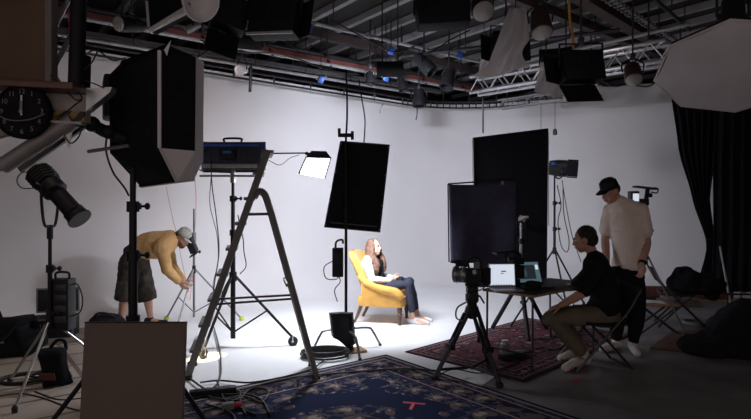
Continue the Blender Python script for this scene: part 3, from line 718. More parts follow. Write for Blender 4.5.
def lerpr(a, b, t): return a + (b - a) * t
def make_person(label, loc, J, skin='skin', female=False, hair=None, beard=False, hs=1.0, cloth=()):
    """J: pelvis, chest, neck (points); head (centre), face, up; sh, el, wr, hip, kn, an, toe: pairs (R,L); hd, pn: hand directions"""
    t = thing('person', label, 'person', loc)
    body = MB()
    shv = (J['sh'][1] - J['sh'][0]).normalized()
    pel, che, nek = J['pelvis'], J['chest'], J['neck']
    wS = .88 if female else 1.0
    def torso(mb, g, lo=0.0, hi=1.0):
        pts = spl([pel, pel.lerp(che, .5) + J.get('bow', V()), che, nek], 6)
        n = len(pts)
        hv = (J['hip'][1] - J['hip'][0]).normalized()
        for i, p in enumerate(pts):
            f = i / (n - 1)
            if f < lo or f > hi: continue
            up = (pts[min(i + 1, n - 1)] - pts[max(i - 1, 0)]).normalized()
            s_ = hv.lerp(shv, min(1, f * 1.5)).normalized(); s_ = (s_ - up * s_.dot(up)).normalized(); fw = up.cross(s_)
            w_ = [.170, .158, .148, .150, .165, .172, .165, .12, .075]; d_ = [.118, .112, .105, .110, .118, .122, .112, .085, .06]
            q = f * 8; k = min(7, int(q)); e = q - k
            ww = lerpr(w_[k], w_[k + 1], e) * wS + g; dd = lerpr(d_[k], d_[k + 1], e) * wS + g
            mb.ell(p, (ww, dd, .075), Matrix((s_, fw, up)).transposed(), 16, 10)
        if hi >= .9:
            for k in (0, 1):
                mb.limb([nek.lerp(J['sh'][k], .25), J['sh'][k]], [.058 * wS + g, .060 * wS + g])
    torso(body, 0)
    for k in (0, 1):
        ar = [.056, .052, .043, .044, .036, .029]
        s_, e_, w_ = J['sh'][k], J['el'][k], J['wr'][k]
        body.limb([s_, s_.lerp(e_, .5), e_, e_.lerp(w_, .3), e_.lerp(w_, .7), w_], [a * (wS if female else 1) for a in ar])
        hand(body, w_, J['hd'][k], J['pn'][k], J.get('thumb', (1, -1))[k], J.get('curl', .4), .9 if female else 1.0)
        h_, n_, a_ = J['hip'][k], J['kn'][k], J['an'][k]
        body.limb([h_, h_.lerp(n_, .3), h_.lerp(n_, .75), n_, n_.lerp(a_, .3), n_.lerp(a_, .7), a_], [.088 * wS, .086 * wS, .064 * wS, .056 * wS, .056 * wS, .042 * wS, .036 * wS])
        to = J['toe'][k]; fd = V((to.x - a_.x, to.y - a_.y, 0)).normalized(); sd = V((-fd.y, fd.x, 0))
        hl = V((a_.x, a_.y, a_.z - .045)) - fd * .035
        body.limb([a_, hl], [.036, .032])
        for q in (-.02, .0, .022): body.limb([hl, a_.lerp(to, .5) + sd * q * .6 + V((0, 0, -.012)), to + sd * q], [.030, .030, .019])
    # head
    c, fw, up = J['head'], J['face'].normalized(), J['up']
    up = (up - fw * up.dot(fw)).normalized(); sx = fw.cross(up)
    R = Matrix((sx, fw, up)).transposed()
    def h(x, y, z): return c + R @ V((x, y, z)) * hs
    body.limb([nek, nek.lerp(h(0, -.025, -.06), .5), h(0, -.02, -.05)], [.060 * wS, .053 * wS, .055 * wS])
    body.ell(h(0, -.012, .035), (.076 * hs, .094 * hs, .082 * hs), R, 18, 12)
    body.ell(h(0, .022, -.02), (.064 * hs, .068 * hs, .085 * hs), R, 16, 12)
    body.ell(h(0, .048, -.075), (.036 * hs, .038 * hs, .034 * hs), R)
    for s_ in (-1, 1):
        body.ell(h(.040 * s_, .035, -.045), (.026 * hs, .045 * hs, .035 * hs), R)
        body.ell(h(.076 * s_, -.012, -.004), (.010 * hs, .022 * hs, .033 * hs), R)
        body.ell(h(.030 * s_, .079, .026), (.026 * hs, .014 * hs, .009 * hs), R)
    body.limb([h(0, .085, .018), h(0, .104, -.014), h(0, .106, -.022)], [.011 * hs, .014 * hs, .013 * hs])
    for s_ in (-1, 1): body.ell(h(.012 * s_, .097, -.024), .009 * hs)
    body.ell(h(0, .090, -.053), (.024 * hs, .012 * hs, .012 * hs), R)
    link('body', bake(body, .0068, 3), M[skin], t, 180)
    for s_ in (-1, 1):
        e = MB().ell(h(.030 * s_, .074, .010), (.013 * hs, .010 * hs, .007 * hs), R).build('eye', M['eye'], t, 180)
        MB().ell(h(.030 * s_, .083, .010), (.0055 * hs, .003 * hs, .0055 * hs), R).build('iris', M['brow'], e, 180)
        MB().tube([h(.014 * s_, .096, .030), h(.030 * s_, .095, .034), h(.046 * s_, .084, .029)], .004 * hs, 6).build('eyebrow', M['brow'], t, 180)
    MB().ell(h(0, .099, -.050), (.020 * hs, .007 * hs, .004 * hs), R).ell(h(0, .098, -.058), (.017 * hs, .008 * hs, .005 * hs), R).build('lips', M['lip'], t, 180)
    return t, h, R, torso

# ------------------------------------------------------------------ bending man at left
D = 6.95
loc = V((fx(129, D) + .03, D, 0))
def A(px, py, dy=0.0): return W(px + 2.3, py, D + dy) - loc
J = dict(pelvis=A(132, 255), chest=A(156, 244.5), neck=A(170, 239, .0), head=A(180, 238), face=V((.80, -.28, -.62)), up=V((.55, -.1, .8)), bow=V((.0, 0, .045)),
         sh=(A(160, 248, -.18), A(164, 245, .18)), el=(A(165, 270, -.22), A(170, 267, .20)), wr=(A(177, 282, -.14), A(181, 281, .04)),
         hip=(A(128, 263, -.10), A(136, 262, .10)), kn=(A(123, 295, -.12), A(145, 296, .10)), an=(A(118, 319, -.08), A(148, 320, .10)), toe=(A(129, 324, -.16), A(161, 324, .04)),
         hd=(V((.62, .1, -.75)), V((.75, -.2, -.6))), pn=(V((.3, .8, .3)), V((.3, -.8, .3))), thumb=(1, -1), curl=.6)
J['an'][0].z = J['an'][1].z = .10; J['toe'][0].z = J['toe'][1].z = .03
t, h, R, torso = make_person('bearded man in tan hoodie and dark cargo shorts bending over at left', loc, J, 'skin')
mb = MB(); torso(mb, .062, .22, 1)
for k in (0, 1):
    s_, e_, w_ = J['sh'][k], J['el'][k], J['wr'][k]
    mb.limb([s_, s_.lerp(e_, .5), e_, e_.lerp(w_, .5), e_.lerp(w_, .88)], [.088, .080, .070, .062, .050])
mb.limb([J['neck'] + V((-.05, -.06, .03)), J['neck'] + V((-.07, 0, .06)), J['neck'] + V((-.05, .06, .03))], [.045, .055, .045])
link('hoodie', bake(mb, .012, 3, .008, 8), M['hoodie'], t, 180)
mb = MB(); torso(mb, .034, 0, .30)
camo = mat('dark_camouflage', (.028, .022, .016), .9, 0, .9, 14, .3, 40)
for k in (0, 1):
    h_, n_, a_ = J['hip'][k], J['kn'][k], J['an'][k]
    mb.limb([h_, h_.lerp(n_, .5)], [.140, .124]); mb.tube([h_, h_.lerp(n_, .5), n_.lerp(a_, .22)], [.13, .124, .122], 14)
    mb.box(h_.lerp(n_, .75) + V((-.02, -.09 if k == 0 else .09, 0)), (.13, .07, .16), None, .02)
link('cargo_shorts', bake(mb, .013, 3, .008, 8), camo, t, 180)
mb = MB(); torso(mb, .019, .15, .30); link('undershirt', bake(mb, .013, 2), M['tblack'], t, 180)
for k in (0, 1):
    a_, to = J['an'][k], J['toe'][k]; fd = V((to.x - a_.x, to.y - a_.y, 0)).normalized()
    mb = MB().limb([a_ + V((0, 0, -.03)), V((a_.x, a_.y, .05)) - fd * .04, V((to.x, to.y, .042)) + fd * .03], [.048, .049, .040])
    link('shoe', bake(mb, .010, 3), M['black'], t, 180)
mb = MB()
for s_ in (-1, 1): mb.ell(h(.045 * s_, .03, -.06), (.028, .055, .045), R)
mb.ell(h(0, .055, -.085), (.042, .042, .036), R); link('beard', bake(mb, .007, 2, .004, 50), M['beard'], t, 180)
mb = MB().ell(h(0, -.035, .01), (.079, .080, .085), R); mb.build('hair', M['hairdk'], t, 180)
mcap = mat('patterned_cap', (.38, .36, .33), .9, 0, .5, 45)
mb = MB().lathe([(.086, 0), (.090, .03), (.080, .075), (.050, .105), (.001, .115)], h(0, -.008, .035), R.col[2], 20)
cp = mb.build('cap', mcap, t, 180)
MB().lathe([(.0865, -.008), (.092, -.006), (.092, .022), (.0865, .024)], h(0, -.008, .035), R.col[2], 20, False).build('cap_band', M['khaki'], cp, 180)
MB().sheet(lambda u, v: h(.075 * math.sin((u - .5) * 2.6) * (1 - .12 * v), .070 + .075 * v - .055 * (1 - math.cos((u - .5) * 2.6)), .048 - .022 * v), 8, 4, .005).build('cap_brim', mcap, cp, 180)

# ------------------------------------------------------------------ yellow armchair and the woman in it
D = 7.3
ch = V((fx(382, D), D, 0)); RZ = math.radians(-14)
t = thing('armchair', 'mustard yellow button-back armchair on turned wooden legs on the white floor', 'armchair', ch, RZ)
# local frame: +x forward, +y away from the camera; seat 0.62 wide
def seatf(u, v):   # top of seat cushion
    return (-.26 + .60 * u, (v - .5) * .56, .36 + .05 * math.sin(PI * min(1, max(0, u))) * math.sin(PI * v) ** .5)
mb = MB().box((.05, 0, .30), (.60, .58, .13), None, .03); mb.build('seat_frame', M['yellow'], t)
mb = MB().sheet(lambda u, v: V(seatf(u, v)), 10, 10, -.07); mb.build('seat_cushion', M['yellow'], t, 60)
def backf(u, v):   # curved button back, wrapping forward at the sides
    a = (u - .5) * 2
    wd = .31 - .02 * v + .02 * math.sin(v * PI)
    top_ = .93 - .10 * abs(a) ** 3.0
    z = .26 + (top_ - .26) * v
    x = -.21 - .24 * v ** 1.1 + (.17 - .06 * v) * abs(a) ** 2.6
    flute = .010 * math.sin(u * PI * 14) ** 2
    return V((x + flute, a * wd, z))
MB().sheet(backf, 42, 14, .085).build('backrest', M['yellow'], t, 60)
for s_ in (-1, 1):
    def armf(u, v, s_=s_):     # sloping padded arm rolling outwards
        x = -.20 + .52 * u
        z0 = .24; zt = .56 - .13 * u ** .8
        return V((x, s_ * (.29 + .045 * math.sin(v * PI * .5)), z0 + (zt - z0) * v))
    MB().sheet(armf, 12, 8, .05 * s_).build('arm_panel', M['yellow'], t, 60)
    MB().limb(spl([(-.22, s_ * .30, .62), (-.13, s_ * .325, .55), (.05, s_ * .335, .485), (.24, s_ * .335, .45), (.315, s_ * .33, .40)], 4), [.040] * 4 + [.045] * 4 + [.052] * 4 + [.055] * 4 + [.05], 12).build('arm_roll', M['yellow'], t, 180)
    MB().lathe([(.018, 0), (.024, .012), (.018, .03), (.020, .07), (.030, .12), (.034, .15), (.022, .165), (.034, .18), (.036, .25)], (.29, s_ * .24, 0), (0, 0, 1), 14).build('leg', M['dwood'], t)
    MB().tube([(-.33, s_ * .22, .0), (-.28, s_ * .22, .10), (-.22, s_ * .22, .26)], [.017, .021, .028], 8, True, True).build('leg', M['dwood'], t)
for i in range(5):
    for j in range(3):
        u = .18 + .16 * i + (.08 if j % 2 else 0); p = backf(min(u, .86), .45 + .18 * j)
        MB().ell(p + V((.014, 0, 0)), (.006, .011, .011)).build('button', M['yellow'], t, 180)

RW = Matrix.Rotation(RZ, 3, 'Z')
def L2(x, y, z): return RW @ V((x, y, z))
J = dict(pelvis=L2(-.10, 0, .46), chest=L2(-.19, 0, .70), neck=L2(-.155, 0, .855), head=L2(-.105, -.01, .985), face=L2(.93, -.36, .05), up=V((0, 0, 1)), bow=L2(-.02, 0, 0),
         sh=(L2(-.165, -.165, .80), L2(-.165, .165, .80)), el=(L2(-.08, -.22, .58), L2(-.06, .20, .58)), wr=(L2(.14, -.10, .555), L2(.15, .05, .565)),
         hip=(L2(-.06, -.09, .455), L2(-.06, .09, .455)), kn=(L2(.385, -.10, .515), L2(.36, .085, .525)), an=(L2(.44, -.115, .10), L2(.47, .06, .10)), toe=(L2(.63, -.15, .035), L2(.64, .02, .035)),
         hd=(L2(.85, .45, .15), L2(.85, -.45, .1)), pn=(L2(-.3, .8, .3), L2(-.3, -.8, .3)), thumb=(1, -1), curl=.7)
t, h, R, torso = make_person('long-haired woman in white cardigan sitting in the yellow armchair', ch, J, 'skinw', True, hs=.97)
mb = MB(); torso(mb, .016, .08, .93)
for k in (0, 1):
    s_, e_, w_ = J['sh'][k], J['el'][k], J['wr'][k]
    mb.limb([s_, s_.lerp(e_, .5), e_, e_.lerp(w_, .5), e_.lerp(w_, .9)], [.062, .060, .056, .050, .040])
link('cardigan', bake(mb, .010, 3, .006, 9), M['paper'], t, 180)
mb = MB()
for f_, (a_, b_, r_) in enumerate([(-.030, .50, .05), (-.07, .60, .05), (-.088, .70, .05), (-.085, .765, .045)]):
    mb.ell(L2(a_ + .065, -.012, b_), (r_, r_ * .9, .08))
link('top', bake(mb, .010, 3), M['tblack'], t, 180)
mb = MB()
mb.ell(L2(-.09, 0, .46), (.15, .175, .10), RW)
for k in (0, 1):
    h_, n_, a_ = J['hip'][k], J['kn'][k], J['an'][k]
    mb.limb([h_, h_.lerp(n_, .5), n_, n_.lerp(a_, .4), n_.lerp(a_, .80)], [.094, .085, .068, .060, .046])
link('jeans', bake(mb, .010, 3, .004, 9), M['jeans'], t, 180)
for k in (0, 1):
    a_, to = J['an'][k], J['toe'][k]; fd = V((to.x - a_.x, to.y - a_.y, 0)).normalized()
    mb = MB().limb([V((a_.x, a_.y, .048)) - fd * .035, a_.lerp(to, .45) + V((0, 0, -.022)), V((to.x, to.y, .032)) + fd * .015], [.042, .040, .030])
    link('shoe', bake(mb, .008, 3), M['white'], t, 180)
mb = MB()
mb.ell(h(0, -.03, .035), (.088, .092, .088), R, 18, 12)
for s_ in (-1, 1):
    for i, (xo, yo, fl) in enumerate([(.078, .03, .05), (.088, .0, .07), (.09, -.03, .06), (.075, -.06, .04), (.045, -.09, .03)]):
        pts = [h(xo * .6 * s_, yo * .6 - .01, .10), h(xo * s_, yo, .0), h((xo + .008) * s_, yo + .005, -.08), h((xo + .016) * s_, yo + fl * .5 + .008, -.15), h((xo + .0) * s_, yo + fl + .02, -.22), h((xo + .01) * s_, yo + fl + .015, -.29), h((xo - .01) * s_, yo + fl + .02, -.335)]
        mb.limb(spl(pts, 3), [.022, .026, .028, .030, .031, .032, .034, .035, .036, .037, .037, .036, .035, .034, .032, .030, .026, .022, .014][:19], 10)
link('hair', bake(mb, .009, 2, .006, 22), M['hairbr'], t, 180)
t = thing('cup', 'small dark cup in the hands of the seated woman', 'cup', ch + L2(.26, -.02, .565))
MB().lathe([(.026, -.045), (.034, .04), (.031, .04), (.024, -.03)], (0, 0, 0), (0, 0, 1), 16).build('body', M['jeans'], t)
MB().tube(spl([(.032, 0, .025), (.055, 0, .02), (.052, 0, -.02), (.028, 0, -.025)], 4), .005, 6).build('handle', M['jeans'], t)

# ------------------------------------------------------------------ seated man in black
D = 5.3
loc = V((fx(606, D), D, 0))
def S(px, py, dy=0.0): return W(px, py, D + dy) - loc
J = dict(pelvis=S(602, 311), chest=S(598, 276), neck=S(594, 258), head=S(585, 240), face=V((-.84, .50, -.22)), up=V((-.25, .05, 1)), bow=V((.05, -.02, 0)),
         sh=(S(600, 265, .17), S(598, 266, -.17)), el=(S(574, 287, .30), S(582, 294, -.22)), wr=(S(560, 288, .40), S(561, 305, -.15)),
         hip=(S(598, 313, .11), S(599, 315, -.10)), kn=(S(556, 314, .14), S(550, 319, -.16)), an=(S(580, 342, .16), S(584, 348, -.10)), toe=(S(562, 350, .04), S(566, 364, -.28)),
         hd=(V((-.9, .3, -.1)), V((-.9, .1, -.35))), pn=(V((-.1, 0, -1)), V((-.1, 0, -1))), thumb=(-1, 1), curl=.35)
J['an'][0].z = J['an'][1].z = .115; J['toe'][0].z = J['toe'][1].z = .03
SEATED = (loc.copy(), J)
t, h, R, torso = make_person('short-haired man in black shirt and khaki trousers sitting at the table', loc, J, 'skin', hs=1.07)
mb = MB(); torso(mb, .036, .02, .97)
for k in (0, 1):
    s_, e_ = J['sh'][k], J['el'][k]
    mb.limb([s_, s_.lerp(e_, .5), s_.lerp(e_, .85)], [.082, .080, .074])
mb.limb([J['neck'], J['neck'] + V((.0, 0, .012))], [.070, .066])
link('t_shirt', bake(mb, .012, 3, .006, 8), M['tblack'], t, 180)
mb = MB()
mb.ell(S(603, 316), (.165, .185, .11))
for k in (0, 1):
    h_, n_, a_ = J['hip'][k], J['kn'][k], J['an'][k]
    mb.limb([h_, h_.lerp(n_, .5), n_, n_.lerp(a_, .4), n_.lerp(a_, .86)], [.100, .088, .078, .076, .070])
link('trousers', bake(mb, .012, 3, .007, 9), M['khaki'], t, 180)
def sock(t, a_, to, n_):
    fd = V((to.x - a_.x, to.y - a_.y, 0)).normalized()
    mb = MB().limb([a_.lerp(n_, .16), a_, V((a_.x, a_.y, .05)) - fd * .035, a_.lerp(to, .5) + V((0, 0, -.018)), V((to.x, to.y, .036)) + fd * .012], [.050, .050, .050, .048, .038])
    return link('sock', bake(mb, .009, 3), M['sock'], t, 180)
for k in (0, 1): sock(t, J['an'][k], J['toe'][k], J['kn'][k])
mb = MB().ell(h(0, -.024, .045), (.088, .098, .094), R, 18, 12).ell(h(0, -.05, .0), (.082, .073, .080), R, 16, 10)
link('hair', bake(mb, .008, 2, .003, 60), M['hairdk'], t, 180)

# ------------------------------------------------------------------ standing man in cap
D = 5.75
loc = V((fx(625, D), D, 0))
def T(px, py, dy=0.0): return W(px, py, D + dy) - loc
J = dict(pelvis=T(627, 275), chest=T(627, 226), neck=T(621, 203), head=T(610.5, 192), face=V((-.86, -.28, -.42)), up=V((-.3, -.1, .9)), bow=V((.02, 0, 0)),
         sh=(T(610, 211, .10), T(641, 210, -.08)), el=(T(605, 240, .12), T(647, 243, -.10)), wr=(T(607, 262, -.02), T(642, 264, -.18)),
         hip=(T(619, 281, .06), T(634, 281, -.05)), kn=(T(617, 316, .04), T(637, 315, -.05)), an=(T(616, 350, .08), T(633, 346, -.02)), toe=(T(603, 357, -.06), T(637, 357, -.22)),
         hd=(V((-.2, -.1, -1)), V((-.12, -.15, -1))), pn=(V((.8, -.5, .0)), V((-.9, -.3, 0))), thumb=(1, -1), curl=.5)
J['an'][0].z = J['an'][1].z = .10; J['toe'][0].z = J['toe'][1].z = .03
t, h, R, torso = make_person('man in black cap and beige t-shirt standing behind the seated man', loc, J, 'skin', hs=1.04)
mb = MB(); torso(mb, .016, .06, .97)
for k in (0, 1):
    s_, e_ = J['sh'][k], J['el'][k]
    mb.limb([s_, s_.lerp(e_, .5), s_.lerp(e_, .66)], [.076, .080, .080])
mb.limb([J['neck'], J['neck'] + V((-.005, 0, .01))], [.072, .070])
link('t_shirt', bake(mb, .012, 3, .007, 8), M['tshirt'], t, 180)
mb = MB(); torso(mb, .012, 0, .12)
for k in (0, 1):
    h_, n_, a_ = J['hip'][k], J['kn'][k], J['an'][k]
    mb.limb([h_, h_.lerp(n_, .5), n_, n_.lerp(a_, .4), n_.lerp(a_, .9)], [.108, .104, .086, .078, .058])
link('trousers', bake(mb, .012, 3, .006, 9), M['tblack'], t, 180)
for k in (0, 1): sock(t, J['an'][k], J['toe'][k], J['kn'][k])
mb = MB().ell(h(0, -.03, .02), (.081, .086, .085), R, 18, 12); mb.build('hair', M['hairdk'], t, 180)
mb = MB().lathe([(.092, 0), (.096, .03), (.088, .082), (.055, .113), (.001, .123)], h(0, -.008, .035), R.col[2], 20)
cp = mb.build('cap', M['black'], t, 180)
MB().sheet(lambda u, v: h(.078 * math.sin((u - .5) * 2.6) * (1 - .12 * v), .070 + .085 * v - .055 * (1 - math.cos((u - .5) * 2.6)), .050 - .020 * v), 8, 4, .006).build('cap_brim', M['black'], cp, 180)
w_ = J['wr'][1]; ad = (J['wr'][1] - J['el'][1]).normalized(); wp = w_ - ad * .02
wt = MB().lathe([(.034, -.014), (.038, -.014), (.038, .014), (.034, .014)], wp, ad, 16, False).box(wp + V((.02, -.034, 0)), (.036, .014, .04), None, .005).build('wristwatch', M['black'], t)
# ================================================================== rugs
def rug(name, label, corner, a, b, sa, sb, cols, th=.012, bw=.40):
    """corner + a*sa, b*sb : rectangle; patterned border and field in its own plane"""
    a = V(a).normalized(); b = V(b).normalized()
    m = bpy.data.materials.new(name); m.use_nodes = True; g = NG(m); bs = g.N['Principled BSDF']; bs.inputs['Roughness'].default_value = .95; bs.inputs['Specular IOR Level'].default_value = .1
    tc = g.N.new('ShaderNodeTexCoord'); sp = g.N.new('ShaderNodeSeparateXYZ'); g.L.new(tc.outputs['Object'], sp.inputs[0])
    u, v = sp.outputs[0], sp.outputs[1]
    du = g.m('MINIMUM', u, g.m('SUBTRACT', sa, u)); dv = g.m('MINIMUM', v, g.m('SUBTRACT', sb, v))
    d = g.m('MINIMUM', du, dv)
    def vor(sc, rnd, feat='F1'):
        n = g.N.new('ShaderNodeTexVoronoi'); n.inputs['Scale'].default_value = sc; n.inputs['Randomness'].default_value = rnd; n.feature = feat
        wn = g.N.new('ShaderNodeTexNoise'); wn.inputs['Scale'].default_value = 5; g.L.new(tc.outputs['Object'], wn.inputs['Vector'])
        mx = g.N.new('ShaderNodeMix'); mx.data_type = 'RGBA'; mx.inputs[0].default_value = .07; g.L.new(tc.outputs['Object'], mx.inputs[6]); g.L.new(wn.outputs['Color'], mx.inputs[7])
        g.L.new(mx.outputs[2], n.inputs['Vector']); return n
    def petals(vn, k, r0, r1):            # flower heads: radius modulated by the angle about the cell centre
        pn = g.N.new('ShaderNodeVectorMath'); pn.operation = 'SUBTRACT'; g.L.new(tc.outputs['Object'], pn.inputs[0]); g.L.new(vn.outputs['Position'], pn.inputs[1])
        s3 = g.N.new('ShaderNodeSeparateXYZ'); g.L.new(pn.outputs[0], s3.inputs[0])
        an = g.m('ARCTAN2', s3.outputs[1], s3.outputs[0])
        rr = g.m('ADD', r0, g.m('MULTIPLY', g.m('COSINE', g.m('MULTIPLY', an, k)), r1))
        return g.m('LESS_THAN', vn.outputs['Distance'], rr), g.m('LESS_THAN', vn.outputs['Distance'], g.m('MULTIPLY', rr, .45))
    v1 = vor(4.4, .30); f1, c1 = petals(v1, 6, .34, .12)
    v2 = vor(12.0, .8); f2, c2 = petals(v2, 5, .30, .13)
    ve = g.N.new('ShaderNodeTexVoronoi'); ve.feature = 'DISTANCE_TO_EDGE'; ve.inputs['Scale'].default_value = 4.2; ve.inputs['Randomness'].default_value = .9; g.L.new(tc.outputs['Object'], ve.inputs['Vector'])
    vine = g.m('LESS_THAN', ve.outputs['Distance'], .035)
    field, deep, light, mid, acc = cols
    med = g.m('SQRT', g.m('ADD', g.m('POWER', g.m('MULTIPLY', g.m('SUBTRACT', u, sa / 2), .75), 2), g.m('POWER', g.m('SUBTRACT', v, sb / 2), 2)))
    spray = g.m('MAXIMUM', g.m('LESS_THAN', d, g.m('ADD', bw + .24, g.m('MULTIPLY', g.m('SINE', g.m('MULTIPLY', g.m('ADD', u, v), 9)), .10))), g.m('LESS_THAN', med, .45))
    ctr = g.mix(g.m('MULTIPLY', g.m('MULTIPLY', vine, spray), .4), field, mid)
    ctr = g.mix(g.m('MULTIPLY', f2, spray), ctr, acc); ctr = g.mix(g.m('MULTIPLY', c2, spray), ctr, light)
    ctr = g.mix(g.m('MULTIPLY', f1, spray), ctr, mid); ctr = g.mix(g.m('MULTIPLY', c1, spray), ctr, light)
    brd = g.mix(g.m('MULTIPLY', vine, .45), deep, mid); brd = g.mix(f2, brd, acc); brd = g.mix(c2, brd, light); brd = g.mix(f1, brd, mid); brd = g.mix(c1, brd, light)
    c = g.mix(g.m('LESS_THAN', d, bw), ctr, brd)
    for lo_, hi_, cc in ((.0, .04, deep), (.04, .06, light), (.12, .135, light), (bw - .06, bw - .045, light), (bw - .015, bw, acc)):
        k = g.m('MULTIPLY', g.m('GREATER_THAN', d, lo_), g.m('LESS_THAN', d, hi_))
        c = g.mix(k, c, cc)
    zg = g.m('MULTIPLY', g.m('GREATER_THAN', d, .07), g.m('LESS_THAN', d, .115))
    tick = g.m('LESS_THAN', g.m('FRACT', g.m('MULTIPLY', g.m('ADD', u, v), 14)), .5)
    c = g.mix(g.m('MULTIPLY', zg, tick), c, acc)
    g.L.new(c, bs.inputs['Base Color'])
    mb = MB(); mb.box((sa / 2, sb / 2, th / 2), (sa, sb, th), None, .003)
    o = mb.build(name, m, None, 0)
    o.matrix_world = Matrix(((a.x, b.x, 0, corner.x), (a.y, b.y, 0, corner.y), (0, 0, 1, .006), (0, 0, 0, 1)))
    return tag(o, label, 'rug')
NAVY = ((.010, .017, .054), (.016, .014, .034), (.36, .29, .25), (.13, .098, .10), (.045, .05, .12))
RED = ((.088, .028, .036), (.050, .018, .026), (.19, .13, .125), (.022, .013, .022), (.12, .055, .062))
r1 = rug('rug', 'large navy oriental rug with floral border in the foreground', F(386, 356), (-.765, -.62, 0), (.61, -.79, 0), 3.0, 2.6, NAVY)
r2 = rug('rug', 'dark red patterned oriental rug under the table and camera tripod', F(405, 353), (.735, .678, 0), (.735, -.678, 0), 2.5, 1.38, RED, .012, .26)

tp = F(414, 406)
t = MB().box((0, 0, .0215), (.17, .025, .003), (0, 0, -.25)).box((-.02, -.07, .0215), (.025, .13, .003), (0, 0, -.25)).build('tape_mark', M['red_tape'], None, 0, loc=None); t.location = (tp.x, tp.y, 0); tag(t, 'red T-shaped tape mark on the navy rug', 'tape mark')
tp = F(577, 380.5)
t = MB().box((0, 0, .003), (.12, .035, .003), (0, 0, .75)).build('tape_mark', M['red_tape'], None, 0); t.location = (tp.x, tp.y, 0); tag(t, 'short red strip of tape on the dark floor by the folding chair', 'tape mark')

# ================================================================== big black flags on one stand
fs = V((fx(521, 6.55), 6.55, 0))
stand('flag_stand', 'sturdy stand behind the table carrying the two black flags', fs, 1.42, .62, [(-.30, .20), (-.03, -.42), (.36, .16)], .020, .026, 'black', (.85, 1.12), brace=False, pole_m='chrome')

t = thing('black_flag', 'tall black flag panel standing highest behind the table', 'flag', V((fx(511, 6.75), 6.75, 0)))
lo = V(t.location)
q = [W(473, 138, 6.75) - lo, W(548, 128.5, 6.75) - lo, W(546.5, 287, 6.75) - lo, W(474.5, 287, 6.75) - lo]
MB().prism(q, (0, .05, 0)).build('panel', M['fabblk'], t, 0)
MB().tube([q[0], q[1], q[2], q[3], q[0]], .006, 6).build('frame', M['fabblk'], t)
MB().tube([q[0] + V((0, -.012, 0)), q[0].lerp(q[3], .33) + V((0, -.012, 0))], .007, 6).build('pale_edge', M['pipe'], t)
MB().bar(V((fx(521, 6.75) - lo.x, -.13, 1.30)), V((fx(521, 6.75) - lo.x, .0, 1.30)), .06, .06).build('clamp', M['plastic'], t)
MB().tube([q[1] + V((0, -.02, -.05)), V((q[1].x + .0, -.02, 1.3))], .005).build('edge_wire', M['dsteel'], t)
t = thing('cloth_flag', 'smaller navy-black cloth flag hanging in front of the tall black panel', 'flag', W(483, 180, 6.3))
lo = V(t.location)
def clf(u, v):
    x0, x1 = lerpr(449, 450.5, v), lerpr(517, 516, v)
    top_ = lerpr(184.5, 179.5, u) + 2.2 * math.sin(PI * u)
    w_ = .012 * math.sin(u * 9 + v * 4) * v + .018 * math.sin((u - v * .5) * 6)
    return W(lerpr(x0, x1, u), lerpr(top_, 263, v), 6.3 + w_) - lo
MB().sheet(clf, 26, 20, .008).build('cloth', M['duvet'], t, 180)
MB().tube([W(448, 184, 6.33) - lo, W(516.5, 179, 6.33) - lo], .009).tube([W(516.5, 179, 6.33) - lo, W(518, 262, 6.33) - lo], .010).tube([W(448, 184, 6.33) - lo, W(449, 262, 6.33) - lo], .008).build('wire_frame', M['fabblk'], t)
MB().cyl(W(516, 222, 6.33) - lo, W(523, 222, 6.5) - lo, .012).build('arm', M['dsteel'], t)
MB().box(W(502.5, 183, 6.28) - lo, (.03, .006, .045), (0, .2, 0)).build('small_tag', M['greyp'], t)
t = thing('grip_clamp', 'grey metal grip clamp on top of the silver flag stand', 'clamp', V((fs.x, fs.y, 1.38)))
MB().cyl((0, -.05, 0), (0, .04, 0), .038).box((.03, -.03, .03), (.10, .03, .03), None, .005).build('grip_disc', M['alu'], t)
MB().cyl((-.02, -.07, -.02), (.06, -.07, .02), .010).build('t_handle', M['dsteel'], t)

# ================================================================== fresnel on a tall stand
fr = V((fx(554.5, 8.4), 8.4, 0))
stand('light_stand', 'tall black stand of the barn-door lamp right of the black flags', fr, 2.02, .86, [(-.46, .2), (.50, .12), (.02, -.52)], .016, .014, 'blackm', (1.2, 1.6), brace=False)
t = thing('fresnel_lamp', 'black barn-door lamp with blue glints on a tall stand', 'lamp', V((fr.x + .07, fr.y, 2.08)))
MB().lathe([(.05, -.16), (.11, -.14), (.13, -.02), (.13, .12), (.10, .13)], (0, 0, .06), (.9, -.35, -.08), 12).build('housing', M['plastic'], t)
ax = V((.9, -.35, -.08)).normalized(); B = basis(ax)
for k, (sx_, sy_) in enumerate(((1, 0), (-1, 0), (0, 1), (0, -1))):
    c = V((0, 0, .06)) + ax * .20 + B.col[0] * .13 * sx_ + B.col[1] * .13 * sy_
    MB().box(c, (.008 if sx_ else .22, .008 if sy_ else .22, .15), B, .002).build('barn_door', M['fabblk'], t)
MB().tube(spl([(0, -.15, .06), (0, -.16, -.06), (0, 0, -.10), (0, .16, -.06), (0, .15, .06)], 4), .012).build('yoke', M['blackm'], t)
MB().box((-.12, -.12, .12), (.06, .04, .05), None, .006).box((.02, -.14, .00), (.06, .02, .05), None, .004).build('control_box', M['blue'], t)
cable('looping black cable hanging under the barn-door lamp', [W(557, 185, 8.3), W(561, 205, 8.3), W(558, 222, 8.3), W(561, 245, 8.3), W(567, 252, 8.3), W(569, 240, 8.3), W(564, 215, 8.3), W(563, 188, 8.3)], .007)
cable('thin cable slanting from the barn-door lamp behind the seated man', [W(562, 180, 8.35), W(566, 205, 8.3), W(572, 235, 8.3), W(581, 262, 8.3)], .006)

